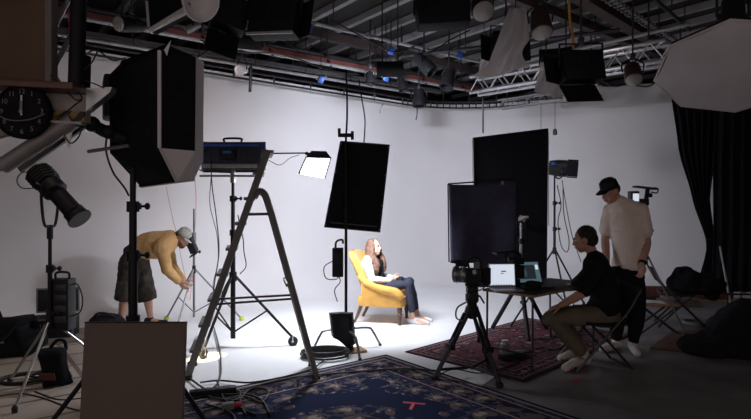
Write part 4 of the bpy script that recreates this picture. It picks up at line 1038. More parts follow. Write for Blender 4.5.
# ================================================================== cinema camera on tripod
tr = V((fx(472, 4.9), 4.9, 0))
t = thing('tripod', 'heavy black camera tripod standing on the red and navy rugs', 'tripod', tr)
hubz = W(472, 313, 4.85).z
MB().lathe([(.03, -.06), (.06, -.03), (.07, .0), (.055, .05), (.045, .06)], (0, 0, hubz), (0, 0, 1), 18).build('bowl', M['blackm'], t)
for px, py, d in ((435, 380.5, 4.74), (499.5, 388, 4.55), (489, 369, 5.12)):
    f = W(px, py, d) - tr; f.z = .03
    h_ = V((f.x, f.y, 0)).normalized(); sd = V((-h_.y, h_.x, 0))
    p = h_ * .06 + V((0, 0, hubz - .01)); mid = p.lerp(f, .52)
    l = MB().tube([p + sd * .028, mid + sd * .024], .017, 10).tube([p - sd * .028, mid - sd * .024], .017, 10).build('leg', M['black'], t)
    MB().tube([p.lerp(f, .38), f], .021, 10).build('lower_tube', M['gun'], l)
    MB().bar(mid + sd * .045, mid - sd * .045, .05, .05).build('leg_lock', M['plastic'], l)
    MB().ell(f + V((0, 0, .0)), (.035, .035, .028)).build('rubber_foot', M['rubber'], l)
    q = p.lerp(f, .88); MB().tube([V((q.x * .15, q.y * .15, .075)), V((q.x, q.y, .095))], .013, 8).build('floor_spreader_arm', M['plastic'], t)
MB().cyl((0, 0, hubz + .05), (0, 0, hubz + .10), .045).lathe([(.055, .09), (.06, .11), (.06, .16), (.045, .18)], (0, 0, hubz), (0, 0, 1), 18).box((0, 0, hubz + .20), (.10, .09, .06), None, .01).cyl((0, -.07, hubz + .15), (0, .07, hubz + .15), .042).build('fluid_head', M['plastic'], t)
MB().tube([(.03, .05, hubz + .17), (.12, .22, hubz + .10), (.18, .36, hubz + .02)], .009).build('pan_bar', M['black'], t)
MB().tube(spl([(-.05, -.04, hubz + .10), (-.14, -.06, hubz + .05), (-.15, -.06, hubz - .04), (-.07, -.05, hubz - .08)], 5), .008, 6).build('strap_loop', M['greyp'], t)
cz = hubz + .27
t = thing('cinema_camera', 'black cinema camera with steel-ringed lens on the heavy tripod', 'camera', V((tr.x + .01, tr.y, cz)), math.radians(-30)); t.scale = (.80, .95, 1.0)
MB().box((.03, 0, .06), (.19, .12, .13), None, .012).build('body', M['plastic'], t)
MB().lathe([(.062, 0), (.068, .02), (.058, .03), (.058, .055), (.070, .06), (.070, .085), (.062, .09), (.066, .13), (.074, .135), (.074, .165), (.062, .168), (.055, .15)], (-.06, 0, .06), (-1, 0, 0), 24, False).build('lens_barrel', M['dsteel'], t)
MB().lathe([(.070, .025), (.073, .03), (.073, .052), (.070, .057)], (-.06, 0, .06), (-1, 0, 0), 24, False).lathe([(.074, .120), (.077, .125), (.077, .16), (.074, .165)], (-.06, 0, .06), (-1, 0, 0), 24, False).build('focus_ring', M['chrome'], t)
MB().lathe([(.001, .148), (.056, .150), (.056, .144), (.001, .142)], (-.06, 0, .06), (-1, 0, 0), 24).build('front_glass', M['screend'], t)
MB().tube(spl([(-.05, 0, .125), (-.06, 0, .185), (-.02, 0, .22), (.06, 0, .215), (.10, 0, .17), (.09, 0, .12)], 5), .013).build('top_handle', M['black'], t)
MB().bar((-.20, -.02, .165), (-.06, -.02, .165), .012, .06).box((-.20, -.02, .172), (.10, .075, .018), (0, .1, 0), .005).build('onboard_monitor', M['plastic'], t)
MB().bar((-.22, .03, .0), (.16, .03, .0), .014, .014).bar((-.22, -.03, .0), (.16, -.03, .0), .014, .014).build('rail', M['dsteel'], t)
MB().box((0.0, 0, -.025), (.16, .08, .02), None, .004).build('base_plate', M['black'], t)
MB().box((.16, 0, .06), (.06, .10, .15), None, .008).build('battery', M['black'], t)
MB().cyl((.05, -.085, .10), (.05, -.06, .10), .022).build('dial', M['alu'], t)
MB().box((.075, -.065, .16), (.055, .01, .06), None, .004).build('side_module', M['greyp'], t)
MB().box((-.085, .02, .02), (.04, .06, .07), None, .006).build('focus_motor', M['plastic'], t)
MB().tube(spl([(.17, -.05, .1), (.20, -.08, .02), (.13, -.08, -.05), (.05, -.05, -.06)], 5), .006, 6).build('lead', M['cable'], t)

# ================================================================== folding table and what stands on it
K0, KU, KV = V((1.44, 4.92, 0)), V((.735, .678, 0)).normalized(), V((-.69, .725, 0)).normalized()
TL, TW, TH = 1.25, .56, .722
ROT = Matrix((KU, KV, V((0, 0, 1)))).transposed()
t = thing('folding_table', 'dark-topped folding table with pale wooden edge on thin steel legs', 'table', K0 + KU * TL / 2 + KV * TW / 2, math.atan2(KU.y, KU.x))
MB().box((0, 0, TH - .012), (TL, TW, .024), None, .003).build('table_top', mat('table_top', (.016, .014, .016), .65, spec=.25), t)
MB().box((-TL / 2 - .002, 0, TH - .012), (.006, TW, .023)).box((0, -TW / 2 - .002, TH - .012), (TL, .006, .023)).build('edge_band', M['wood'], t)
for sx_ in (-1, 1):
    for sy_ in (-1, 1):
        MB().tube([(sx_ * (TL / 2 - .03), sy_ * (TW / 2 - .03), TH - .03), (sx_ * (TL / 2 - .02), sy_ * (TW / 2 - .03), .002)], .011, 8).build('leg', M['gun'], t)
    MB().bar((sx_ * (TL / 2 - .03), -TW / 2 + .03, .16), (sx_ * (TL / 2 - .03), TW / 2 - .03, .16), .014, .014).build('leg_brace', M['gun'], t)
    MB().bar((sx_ * (TL / 2 - .03), -.02, .40), (sx_ * .16, 0, TH - .03), .012, .012).build('folding_strut', M['gun'], t)
def tt(u, v, z=0): return K0 + KU * u + KV * v + V((0, 0, TH + z))
def laptop(name, label, at, rz, w_, h_, tilt, scr, casem, key=True):
    t = thing(name, label, 'laptop', at, rz)
    MB().box((0, -.11, .009), (w_, .22, .016), None, .004).build('base', M[casem], t)
    kb = MB().box((0, -.09, .0178), (w_ * .86, .10, .002)).build('keyboard', M['plastic'], t)
    MB().box((0, -.175, .0178), (w_ * .32, .06, .0015)).build('trackpad', M['gun'], t)
    R = Matrix.Rotation(tilt, 3, 'X')
    def q(x, y, z): return V((0, .0, .016)) + R @ V((x, y, z))
    s = MB().box(q(0, .006, h_ / 2), (w_, .012, h_), R, .004).build('lid', M[casem], t)
    MB().box(q(0, -.001, h_ / 2 + .004), (w_ * .92, .003, h_ * .86), R).build('display', M[scr], s)
    return t, q, s
t, q, s = laptop('laptop', 'open laptop with bright white screen behind the cinema camera', tt(.13, .42), math.radians(5), .27, .235, -.12, 'screenw', 'dsteel')
for (x, y, a, b) in ((.015, .155, .05, .010), (.0, .135, .03, .007)): MB().box(q(x, -.0035, y), (a, .001, b), Matrix.Rotation(-.12, 3, 'X')).build('screen_text', M['brow'] if b > .008 else M['orange'], s)
for k in range(8): MB().box(q(-.09 + .026 * k, -.0035, .022), (.012, .001, .010), Matrix.Rotation(-.12, 3, 'X')).build('dock_icon', M['greyp'], s)
t, q, s = laptop('laptop', 'open laptop with teal screen tilted back beside the seated man', tt(.50, .36), math.radians(12), .33, .25, -.42, 'screenb', 'plastic')
R_ = Matrix.Rotation(-.42, 3, 'X')
MB().box(q(-.015, -.0035, .13), (.23, .001, .15), R_).build('picture', M['screend'], s)
MB().box(q(-.01, -.0045, .115), (.025, .001, .07), R_).box(q(-.01, -.0045, .158), (.016, .001, .02), R_).build('picture_figure', mat('screen_figure', (.1, .1, .1), .4, 0, 0, emit=.25, ecol=(.12, .2, .24)), s)
MB().box(q(.125, -.0035, .18), (.03, .001, .05), R_).build('picture_panel', M['screenw'], s)
t = thing('camera_rig', 'small black camera rig with top handle standing between the two laptops', 'camera', tt(.34, .44), .3); t.scale = (1.35, 1.35, 1.3)
MB().box((0, 0, .12), (.12, .13, .10), None, .01).build('body', M['plastic'], t)
MB().box((0, 0, .03), (.08, .08, .06), None, .006).build('stand_foot', M['plastic'], t)
MB().box((.02, 0, .20), (.09, .11, .05), None, .006).build('module', M['black'], t)
MB().tube(spl([(-.05, 0, .16), (-.06, 0, .25), (0, 0, .27), (.06, 0, .25), (.06, 0, .2)], 5), .010).build('top_handle', M['black'], t)
MB().box((-.10, -.03, .275), (.15, .07, .016), (0, -.12, 0), .005).build('monitor', M['plastic'], t)
MB().box((-.10, -.03, .285), (.12, .05, .003), (0, -.12, 0)).build('monitor_screen', M['greyp'], t)
MB().bar((-.02, 0, .20), (-.04, -.02, .27), .012, .012).build('monitor_arm', M['gun'], t)
MB().lathe([(.03, 0), (.035, .05), (.035, .08), (.03, .085)], (-.05, 0, .12), (-1, 0, 0), 16).build('lens', M['black'], t)
t = thing('black_case', 'low black box on the table in front of the teal laptop', 'box', tt(.36, .22), .74)
MB().box((0, 0, .035), (.09, .13, .07), None, .008).build('body', M['black'], t)
MB().box((0, 0, .073), (.07, .10, .006), None, .002).build('lid', M['plastic'], t)
t = thing('power_strip', 'small black power block on the red rug under the table', 'power block', F(505, 363) + V((.1, .1, .018)), .5)
MB().box((0, 0, .03), (.30, .10, .06), None, .008).build('body', M['plastic'], t)
for k in range(3): MB().cyl((-.09 + .09 * k, 0, .06), (-.09 + .09 * k, 0, .064), .025).build('socket', M['gun'], t)
t = thing('glass_jar', 'small pale jar standing on the red rug under the table', 'jar', F(505, 354) + V((0, 0, .018)))
MB().lathe([(.04, 0), (.045, .02), (.045, .09), (.03, .10)], (0, 0, 0), (0, 0, 1), 16).build('body', M['greyp'], t)
MB().lathe([(.032, .10), (.034, .10), (.034, .125), (.001, .126)], (0, 0, 0), (0, 0, 1), 16).build('lid', M['pipe'], t)
for i, (pts, lab) in enumerate([([(515, 360), (540, 350), (562, 352), (570, 345), (590, 348)], 'black cable winding across the red rug under the table'), ([(440, 377), (455, 372), (480, 376), (505, 370), (520, 364)], 'black cable lying along the tripod feet to the power block'), ([(545, 345), (552, 338), (565, 342), (560, 350), (548, 352), (540, 343)], 'black cable loop lying on the red rug behind the table leg')]):
    cable(lab, [F(*p) + V((0, 0, .026)) for p in pts], .006)
cable('black cable drooping from the table edge to the red rug', [tt(.75, -.01, -.03), tt(.72, .02, -.25), tt(.62, .12, -.45), tt(.60, .2, -.62), V((*tt(.5, .3).xy, .03))], .005)
# ================================================================== folding chairs
def folding_chair(label, loc, rz):
    """local: faces -x, seat height .46"""
    t = thing('folding_chair', label, 'chair', loc, rz, None)
    W2 = .21
    for s in (-1, 1):
        MB().tube([(-.30, s * W2, .012), (.04, s * W2, .40), (.20, s * W2, .58), (.33, s * W2, .80)], .0125, 8).build('front_leg', M['gun'], t)
        MB().tube([(.26, s * (W2 - .03), .012), (.0, s * (W2 - .03), .32), (-.14, s * (W2 - .03), .46)], .0125, 8).build('rear_leg', M['gun'], t)
    MB().bar((-.285, -W2, .03), (-.285, W2, .03), .016, .016).build('front_bar', M['gun'], t)
    MB().bar((.255, -W2, .02), (.255, W2, .02), .016, .016).build('rear_bar', M['gun'], t)
    MB().sheet(lambda u, v: (-.15 + .38 * u, (v - .5) * .40, .455 - .015 * math.sin(PI * u)), 8, 8, .02).build('seat', M['black'], t, 60)
    MB().sheet(lambda u, v: (.235 + .095 * v + .02 * math.sin(PI * u), (u - .5) * .42, .64 + .19 * v), 8, 5, .018).build('backrest', M['black'], t, 60)
    return t
sl, SJ = SEATED
fc = folding_chair('folding chair the man in black is sitting on', V((2.12, 5.22, 0)), .12)
fc.scale = (1, 1, .93)
c2 = dup(fc, V((fx(683, 6.85), 6.95, 0)), PI - .35, 'empty black folding chair at right with dark clothes heaped on it')
c3 = dup(fc, V((fx(733, 7.0), 7.0, 0)), .5, 'black folding chair tipped on its side at the far right before the curtain')
c3.rotation_euler = (PI / 2, 0, .7); c3.location.z = .23
# low stool in front of it
t = thing('low_table', 'low folding side table with a pale top behind the standing man', 'table', V((fx(656, 6.6), 6.6, 0)), -.2)
MB().box((0, 0, .36), (.44, .34, .022), None, .004).build('top', M['wood'], t)
for s in (-1, 1):
    MB().tube([(-.22, s * .14, .0), (.20, s * .14, .35)], .012, 8).build('leg', M['gun'], t)
    MB().tube([(.24, s * .12, .0), (-.20, s * .12, .35)], .012, 8).build('leg', M['gun'], t)
MB().sheet(lambda u, v: (-.13 + .22 * u, -.1 + .2 * v, .373 + .004 * math.sin(u * 5)), 4, 4, .004).build('paper', M['paper'], t)
# clothes on chair
def blobthing(name, label, cat, loc, ells, m, vox=.03, wr=.02, wf=6):
    t = thing(name, label, cat, loc)
    mb = MB()
    for c, r in ells: mb.ell(c, r)
    link('heap' if name != 'coat' else 'cloth', bake(mb, vox, 3, wr, wf), m, t, 180)
    return t
t = blobthing('coat', 'heap of black coats piled over the empty folding chair', 'clothes', V((fx(693, 6.9), 6.95, 0)),
              [((-.10, 0, .56), (.20, .2, .12)), ((.12, 0, .56), (.22, .2, .10)), ((.02, -.08, .68), (.05, .05, .05)), ((-.05, -.1, .64), (.07, .06, .09)), ((.16, -.08, .64), (.10, .07, .06)), ((.06, .0, .50), (.34, .24, .08)), ((.24, .02, .52), (.22, .2, .12)), ((-.17, -.02, .70), (.06, .08, .07)), ((.28, .02, .44), (.08, .14, .12)), ((-.06, 0, .72), (.10, .09, .05))], M['fabblk'], .022, .02, 9)
# dark mound, brown mat
t = MB().prism([F(650, 349), F(672, 333), F(716, 331), F(712, 355)], (0, 0, .018)).build('floor_mat', mat('brown_mat', (.12, .055, .035), .9, 0, .2, 12, .2, 90), None, 0); t.location.z = .002
tag(t, 'flat reddish brown mat on the dark floor beside the black mound', 'mat')
mo = V((fx(745, 5.7), 5.75, 0))
blobthing('covered_mound', 'large mound under black cloth at the right edge of the floor', 'mound', mo,
          [((.30, .1, .14), (.58, .42, .40)), ((-.12, .0, .04), (.34, .38, .22)), ((-.42, -.05, .03), (.24, .3, .13)), ((.6, .1, .3), (.4, .4, .36))], M['fabblk'], .03, .03, 5)
mb = MB()
# pale rod, rug pile, cable coil, camera on stand behind
t = thing('pale_rod', 'thin pale rod leaning near the curtain at the far right', 'rod', F(738, 318) )
MB().cyl((-.07, .0, .01), (.10, .55, .95), .014).build('rod', M['pipe'], t)
MB().ell((-.07, 0, .02), .02).build('rubber_tip', M['rubber'], t)
for i, (px, py, w_, h_, cc, lab) in enumerate([(668, 297.5, .95, .09, (.10, .035, .03), 'dark red rolled rug lying along the foot of the back wall'), (664, 299, .6, .12, (.13, .09, .08), 'grey-brown folded rug lying in front of the dark red rolled rug')]):
    p = F(px, py) + V((-.12, -.25 - .35 * i, 0))
    t = thing('rolled_rug' if i == 0 else 'folded_rug', lab, 'rug', p, -.12)
    mm = mat('rug_back', cc, .95, 0, .3, 10)
    if i == 0:
        MB().lathe([(.02, -w_), (.11, -w_), (.115, 0), (.11, w_), (.02, w_)], (0, 0, .115), (1, 0, .0), 16).build('roll', mm, t, 60)
    else:
        for k in range(3): MB().box((.02 * k, 0, .025 + .045 * k), (w_ - .06 * k, .3, .042), None, .015).build('fold', mm, t)
t = thing('floor_plank', 'long flat brown plank lying along the foot of the right wall', 'plank', F(715, 300.5), -.12)
MB().box((0, 0, .02), (1.2, .20, .035), None, .004).build('board', M['wood'], t)
p = F(697, 325); pts = []
for k in range(44):
    a = k * .45; pts.append(p + V((math.cos(a) * .17 * (1 + .1 * noise.noise(V((k * .2, 0, 0)))), math.sin(a) * .14, .012 + .001 * k)))
cable('grey cable coil on the floor under the empty folding chair', pts, .009, 2, 'greyp')

sc_ = V((fx(646, 6.45), 6.45, 0))
stand('camera_stand', 'slim stand behind the standing man carrying a small camera rig', sc_, 1.58, .95, [(.42, -.10), (-.25, -.3), (-.18, .38)], .013, .010, 'blackm', (1.25,), brace=False, lm='dsteel')
t = thing('gimbal_camera', 'small camera rig with flat monitor over the standing man\'s shoulder', 'camera', W(641, 192, 6.45))
MB().box((-.09, 0, -.06), (.10, .10, .14), None, .012).build('body', M['plastic'], t)
MB().box((-.085, -.053, -.065), (.07, .004, .09), (.0, .0, 0)).build('display', M['screenw'], t)
MB().box((.05, 0, .05), (.26, .12, .022), (0, .12, 0), .006).build('top_plate', M['plastic'], t)
MB().tube(spl([(.15, 0, .05), (.20, 0, .04), (.19, 0, -.01), (.12, 0, .0)], 5), .008).build('handle_loop', M['black'], t)
MB().bar((.08, 0, .04), (.055, 0, -.13), .03, .04).bar((.05, 0, -.12), (.02, 0, -.20), .05, .06).build('arm', M['black'], t)
MB().box((.09, 0, -.04), (.07, .06, .05), None, .01).build('motor', M['black'], t)
MB().box((.03, 0, -.12), (.10, .08, .08), None, .01).build('battery', M['plastic'], t)

# ================================================================== curtains
def curtain(label, xl, xr, yt, yb, d, n=12, amp=.05, nu=70):
    t = thing('curtain', label, 'curtain', W((xl(0) + xr(0)) / 2, yb, d)); lo = V(t.location)
    def f(u, v):
        x = lerpr(xl(v), xr(v), u)
        return W(x, lerpr(yt, yb, v), d + amp * math.sin(u * n * PI) * (.5 + .5 * math.sin(PI * min(1, v + .2)))) - lo
    MB().sheet(f, nu, 20, .01).build('cloth', M['fabblk'], t, 180)
    return t
def pw_(*k):
    def f(v):
        for (a, x), (b, y) in zip(k[:-1], k[1:]):
            if v <= b:
                e = (v - a) / (b - a); e = e * e * (3 - 2 * e) * .4 + e * .6
                return x + (y - x) * e
        return k[-1][1]
    return f
t = curtain('black curtain at right, gathered in at the middle by a tie', pw_((0, 671), (.3, 679), (.55, 693), (.76, 707), (.80, 707), (1, 697)), pw_((0, 722), (.3, 716), (.55, 710), (.76, 715), (.80, 716), (1, 722)), 88, 290, 9.0)
lo = V(t.location); MB().tube([W(706, 241, 8.93) - lo, W(712, 239, 8.9) - lo, W(718, 242, 8.93) - lo], .022, 8).build('tie', M['fabblk'], t)
curtain('black curtain hanging straight at the far right edge', pw_((0, 716), (.4, 713.5), (.7, 714), (1, 712)), pw_((0, 800), (1, 800)), 88, 292, 8.75, 16)
t = thing('curtain_rail', 'steel rail carrying the black curtains at right', 'rail', W(735, 87, 8.95))
MB().cyl((-1.05, .0, .02), (1.2, 0, .02), .02).build('tube', M['pipe'], t)
for x in (-.9, 1.0): MB().cyl((x, 0, .03), (x, 0, CE - t.location.z), .012).build('hanger', M['gun'], t)

# ================================================================== octagonal softbox
oc = W(733, 71, 4.5)
t = thing('octagonal_softbox', 'large pale octagonal softbox hanging at the top right corner', 'softbox', oc)
ax = V((-.25, -.38, -.885)).normalized(); B = basis(ax); RO = .585
ring = [B @ V((math.cos(PI / 4 * k + .03) * RO, math.sin(PI / 4 * k + .03) * RO, 0)) for k in range(8)]
rows = []
for f_, dz in ((.02, .035), (.35, .032), (.7, .018), (1.0, 0)):
    row = []
    for k in range(8):
        for e in range(6):
            p = ring[k].lerp(ring[(k + 1) % 8], e / 6); p = p * f_ * (1 - .025 * math.sin(PI * e / 6) * f_)
            row.append(p + ax * (dz + .004 * noise.noise(p * 9)))
    rows.append(row)
rows.append([p - ax * .02 for p in rows[-1]])
rows.append([p * .98 - ax * .025 for p in rows[0]])
MB().quadgrid(rows, True, True).build('front_diffuser', M['diff'], t, 40)
rows = []
for f_, dz in ((1.0, -.022), (.99, -.05), (.62, -.26), (.22, -.42), (.14, -.42)):
    row = []
    for k in range(8):
        for e in range(4): row.append(ring[k].lerp(ring[(k + 1) % 8], e / 4) * f_ + ax * dz)
    rows.append(row)
MB().quadgrid(rows, True, True).build('back_shell', M['fabblk'], t, 40)
MB().tube([p * 1.005 - ax * .01 for p in ring + [ring[0]]], .009, 6).build('rim', M['diff'], t)
for k in range(8): MB().tube([ring[k] * 1.0 - ax * .03, ring[k] * .2 - ax * .44], .006, 6).build('rod', M['blackm'], t)
MB().lathe([(.10, -.06), (.12, -.02), (.12, .05), (.09, .07)], -ax * .47, -ax, 18).build('speed_ring', M['blackm'], t)
MB().lathe([(.09, 0), (.095, .05), (.09, .28), (.06, .30)], -ax * .50, -ax, 18).build('lamp_head', M['plastic'], t)
e_ = -ax * .60
MB().bar(e_ + V((-.14, 0, 0)), e_ + V((.14, 0, 0)), .02, .05).tube([e_ + V((-.14, 0, 0)), e_ + V((-.14, 0, .28)), e_ + V((.14, 0, .28)), e_ + V((.14, 0, 0))], .014).build('yoke', M['blackm'], t)
MB().cyl(e_ + V((0, 0, .28)), e_ + V((0, 0, CE - oc.z - e_.z)), .02).build('hanging_pole', M['pipe'], t)
# ================================================================== overhead rig
def zd(py, z): return (z - EYE) * FPX / (CY - py)          # distance at which a point of height z shows on that row
def Z(px, py, z): return W(px, py, zd(py, z))
def hang(t, p, top=CE, r=.012):                             # drop rod from the ceiling to a fixture
    lo = t.location
    MB().cyl(V(p), V((p[0], p[1], top - lo.z)), r, seg=8).build('drop_rod', M['gun'], t)

# red girder with pipe, parallel to the left wall
a, b = Z(96, 18, 3.90), Z(486, 92, 3.90)
dirn = (b - a).normalized()
t = thing('lighting_girder', 'long rust-red girder with grey pipe crossing under the ceiling from upper left', 'girder', a)
MB().bar(V((0, 0, .0)) - dirn * 1.5, b - a, .05, .10).build('web', M['redpnt'], t)
MB().bar(V((0, 0, .055)) - dirn * 1.5, b - a + V((0, 0, .055)), .12, .014).build('flange', M['gun'], t)
off = V((dirn.y, -dirn.x, 0)) * .10
MB().cyl(off + V((0, 0, -.07)) - dirn * 1.5, b - a + off + V((0, 0, -.07)), .027).build('pipe', M['pipe'], t)
MB().cyl(-off + V((0, 0, .14)) - dirn * 1.5, b - a - off + V((0, 0, .14)), .024).build('pipe', M['gun'], t)
for k in range(7):
    p = (b - a) * ((k + .3) / 7)
    MB().bar(p + off * 1.2 + V((0, 0, -.10)), p - off + V((0, 0, .16)), .04, .03).build('pipe_clamp', M['gun'], t)
    MB().cyl(p + V((0, 0, .06)), p + V((0, 0, CE - a.z)), .011, seg=8).build('drop_rod', M['gun'], t)
# wide grey cable duct behind it
a2, b2 = Z(92, 35, 3.92), Z(440, 92, 3.92)
t = thing('cable_duct', 'flat grey cable duct running just below the red girder', 'duct', a2)
d2 = (b2 - a2).normalized()
MB().bar(-d2 * 1.5, b2 - a2, .10, .06).build('duct', mat('duct_grey', (.10, .095, .10), .6, .2), t)
for k in range(5):
    p = (b2 - a2) * ((k + .4) / 5); MB().bar(p + V((0, 0, .05)), p + V((0, 0, CE - a2.z)), .02, .02).build('strap', M['gun'], t)
# second pipe
a3, b3 = Z(120, 45, 3.78), Z(420, 94, 3.78)
t = thing('rig_pipe', 'grey scaffold pipe hung between the cable duct and the curved rail', 'pipe', a3)
d3 = (b3 - a3).normalized()
MB().cyl(-d3 * 1.5, b3 - a3, .026).build('tube', M['pipe'], t)
for k in range(6): MB().cyl((b3 - a3) * ((k + .2) / 6), (b3 - a3) * ((k + .2) / 6) + V((0, 0, CE - a3.z)), .010, seg=8).build('drop_rod', M['gun'], t)
# curved double rail following the top of the cyclorama
pth = [p + n * .28 for p, n in plan if -4.9 < p.x < 4.3]
t = thing('curved_rail', 'curved double curtain rail following the top of the white back wall', 'rail', pth[0])
lo = V(t.location)
for z in (3.60, 3.72): MB().tube([p - lo + V((0, 0, z)) for p in pth], .018, 8).build('rail_tube', M['gun'], t)
cum = 0
dense = []
for p, q in zip(pth[:-1], pth[1:]):
    n_ = max(1, int((q - p).length / .42))
    dense += [p.lerp(q, i / n_) for i in range(n_)]
for i, p in enumerate(dense):
    MB().bar(p - lo + V((0, 0, 3.58)), p - lo + V((0, 0, 3.74)), .025, .025).build('rung', M['gun'], t)
    if i % 4 == 0: MB().cyl(p - lo + V((0, 0, 3.73)), p - lo + V((0, 0, CE)), .009, seg=8).build('drop_rod', M['gun'], t)

def truss(label, a, b, s, m, n, r=.022, drop=True):
    t = thing('truss', label, 'truss', a); L_ = b - a; d = L_.normalized()
    r = r * 1.35; sd = V((-d.y, d.x, 0)).normalized() * s / 2; up = V((0, 0, s / 2))
    cs_ = [sd + up, -sd + up, -sd - up, sd - up]
    for c in cs_: MB().cyl(c, L_ + c, r, seg=10).build('chord', M[m], t)
    for k in range(4):
        c0, c1 = cs_[k], cs_[(k + 1) % 4]; mb = MB()
        for i in range(n):
            f0, f1 = i / n, (i + 1) / n
            p, q = (c0, c1) if i % 2 else (c1, c0)
            mb.cyl(p + L_ * f0, q + L_ * f1, r * .38, seg=6)
        mb.build('lacing', M[m], t)
    if drop:
        for f in (.08, .92): MB().cyl(L_ * f + up, L_ * f + V((0, 0, CE - a.z)), .012, seg=8).build('drop_rod', M['gun'], t)
    return t
truss('bright aluminium box truss hanging across the upper right', Z(474, 86, 3.62), Z(668, 52, 3.62), .27, 'alu', 16)
truss('thin dark truss hanging behind the bright aluminium truss', Z(500, 105, 3.50), Z(600, 90, 3.50), .16, 'pipe', 14, .012)
# red-brown ceiling beam with cable ladder
a, b = Z(560, -12, 4.36), Z(655, 44, 4.36)
t = thing('ceiling_beam', 'red-brown steel beam with cable ladder under the ceiling at upper right', 'beam', a)
MB().bar(V(), b - a, .18, .05).bar(V((0, 0, .12)), b - a + V((0, 0, .12)), .04, .2).build('beam', M['brownpnt'], t)
d_ = (b - a).normalized(); sd = V((d_.y, -d_.x, 0))
MB().bar(sd * .24, b - a + sd * .24, .02, .03).bar(sd * .34, b - a + sd * .34, .02, .03).build('ladder_rail', M['gun'], t)
mb = MB()
for i in range(26):
    p = (b - a) * (i / 26) + sd * .2; mb.bar(p, p + sd * .16, .035, .02)
mb.build('ladder_rung', M['pipe'], t)
for i, (x0_, y0_, x1_, y1_, z, m_, lab) in enumerate([(300, 20, 480, 62, 4.2, 'pipe', 'grey pipe slanting under the joists above the red girder'), (520, 62, 690, 24, 4.1, 'pipe', 'grey pipe slanting under the joists at upper right'),
        (650, -5, 690, 30, 4.3, 'gun', 'dark pipe crossing the joists beside the octagonal softbox'), (340, 64, 620, 30, 4.05, 'gun', 'dark pipe crossing the middle of the ceiling')]):
    p, q = Z(x0_, y0_, z), Z(x1_, y1_, z)
    t = thing('rig_pipe', lab, 'pipe', p); MB().cyl(V(), q - p, .028).build('tube', M[m_], t)
    for f in (.15, .5, .85): MB().cyl((q - p) * f, (q - p) * f + V((0, 0, CE - p.z)), .009, seg=8).build('drop_rod', M['gun'], t)

# ---- fixtures
def drum(label, px, py, d, r, tilt=(.1, -.75, -.65), body='plastic', L_=.22):
    t = thing('drum_lamp', label, 'lamp', W(px, py, d)); ax = V(tilt).normalized()
    MB().lathe([(r * .5, -L_), (r * .85, -L_ * .8), (r, -L_ * .2), (r * 1.04, 0), (r * .98, .01)], (0, 0, 0), ax, 22).build('housing', M[body], t)
    MB().lathe([(r * .98, .0), (r * .9, .03), (r * .6, .055), (.001, .07)], (0, 0, 0), ax, 22).build('diffuser', M['lampdim'], t)
    B = basis(ax); c = -ax * L_ * .45
    s = B.col[0] * r * 1.1
    MB().tube(spl([c + s, c + s * 1.05 + V((0, 0, r)), c + V((0, 0, r * 1.6)), c - s * 1.05 + V((0, 0, r)), c - s], 4), .010, 8).build('yoke', M['blackm'], t)
    MB().box(c + V((0, 0, r * 1.6 + .03)), (.05, .05, .08), None, .006).build('hook_clamp', M['gun'], t)
    hang(t, c + V((0, 0, r * 1.6)))
    return t
drum('round grey-faced lamp hanging left of the white cloth bundle', 483, 11, 6.2, .125)
drum('round grey-faced lamp with brown housing right of the white cloth bundle', 542, 32, 6.4, .125, (.0, -.4, -.9), 'brownpnt', .34)
drum('round lamp hanging above the cloth on the right wall', 634, 79, 6.8, .108, (-.1, -.5, -.85), 'brownpnt', .25)
drum('dark round lamp hanging between the platform mast and the big softbox', 120, 24, 5.6, .08, (-.5, -.8, -.2), 'plastic', .3)

def barn(label, px, py, d, w_, h_, rot=(0, 0, 0), flaps=(1, 1, 1, 1), fl=.18, pale=False, depth=.16):
    t = thing('barn_door_lamp', label, 'lamp', W(px, py, d))
    R = Euler(rot).to_matrix()
    def q(x, y, z): return R @ V((x, y, z))
    MB().box(q(0, 0, 0), (w_, depth, h_), R, .012).build('housing', M['black'], t)
    for k in range(5): MB().box(q(-w_ * .36 + w_ * .18 * k, -depth / 2 - .004, h_ * .1), (.012, .012, h_ * .6), R).build('rib', M['blackm'], t)
    for i, (x, z, on) in enumerate(((0, 1, flaps[0]), (0, -1, flaps[1]), (1, 0, flaps[2]), (-1, 0, flaps[3]))):
        if not on: continue
        a_ = .5
        c = q(x * (w_ / 2 + fl * .35 * on), depth / 2 - .05 + fl * .12, z * (h_ / 2 + fl * .42 * on))
        RR = R @ (Matrix.Rotation(a_ * z, 3, 'X') if z else Matrix.Rotation(-a_ * x, 3, 'Z'))
        f_ = MB().box(c, ((fl * on if x else w_ * .92), .006, (fl * on if z else h_ * .92)), RR, .001).build('barn_door', M['black'], t)
    if pale: MB().bar(q(-w_ / 2, -depth / 2, -h_ / 2 - .01), q(w_ / 2, -depth / 2, -h_ / 2 - .01), .02, .02).build('pale_edge', M['pipe'], t)
    s = q(w_ / 2 + .02, 0, 0)
    MB().tube([s, s + V((0, 0, h_ * .5 + .08)), -s + V((0, 0, h_ * .5 + .08)), -s], .012, 8).build('yoke', M['blackm'], t)
    MB().box(V((0, 0, h_ * .5 + .10)), (.05, .05, .09), None, .006).build('hook_clamp', M['gun'], t)
    hang(t, V((0, 0, h_ * .5 + .1)))
    return t
barn('large black barn-door lamp with hanging lower door at upper right', 581, 67, 5.4, .42, .30, (-.15, -.06, .15), (0, 1.1, 0, 1), .22)
barn('flat black barn-door lamp at the top centre of the picture', 442, 14, 5.2, .50, .27, (-.2, -.10, .1), (0, 0, 0, 0), .16)
barn('broad black lamp with pale lower edge at the top left of centre', 276, 17, 4.6, .42, .36, (-.2, .05, -.25), (1, 0, 1, 0), .14, True)
barn('black barn-door lamp with pointed doors left of the broad lamp', 230, 14, 4.7, .30, .28, (-.1, .25, .4), (0, 1.2, 0, 1.2), .24)
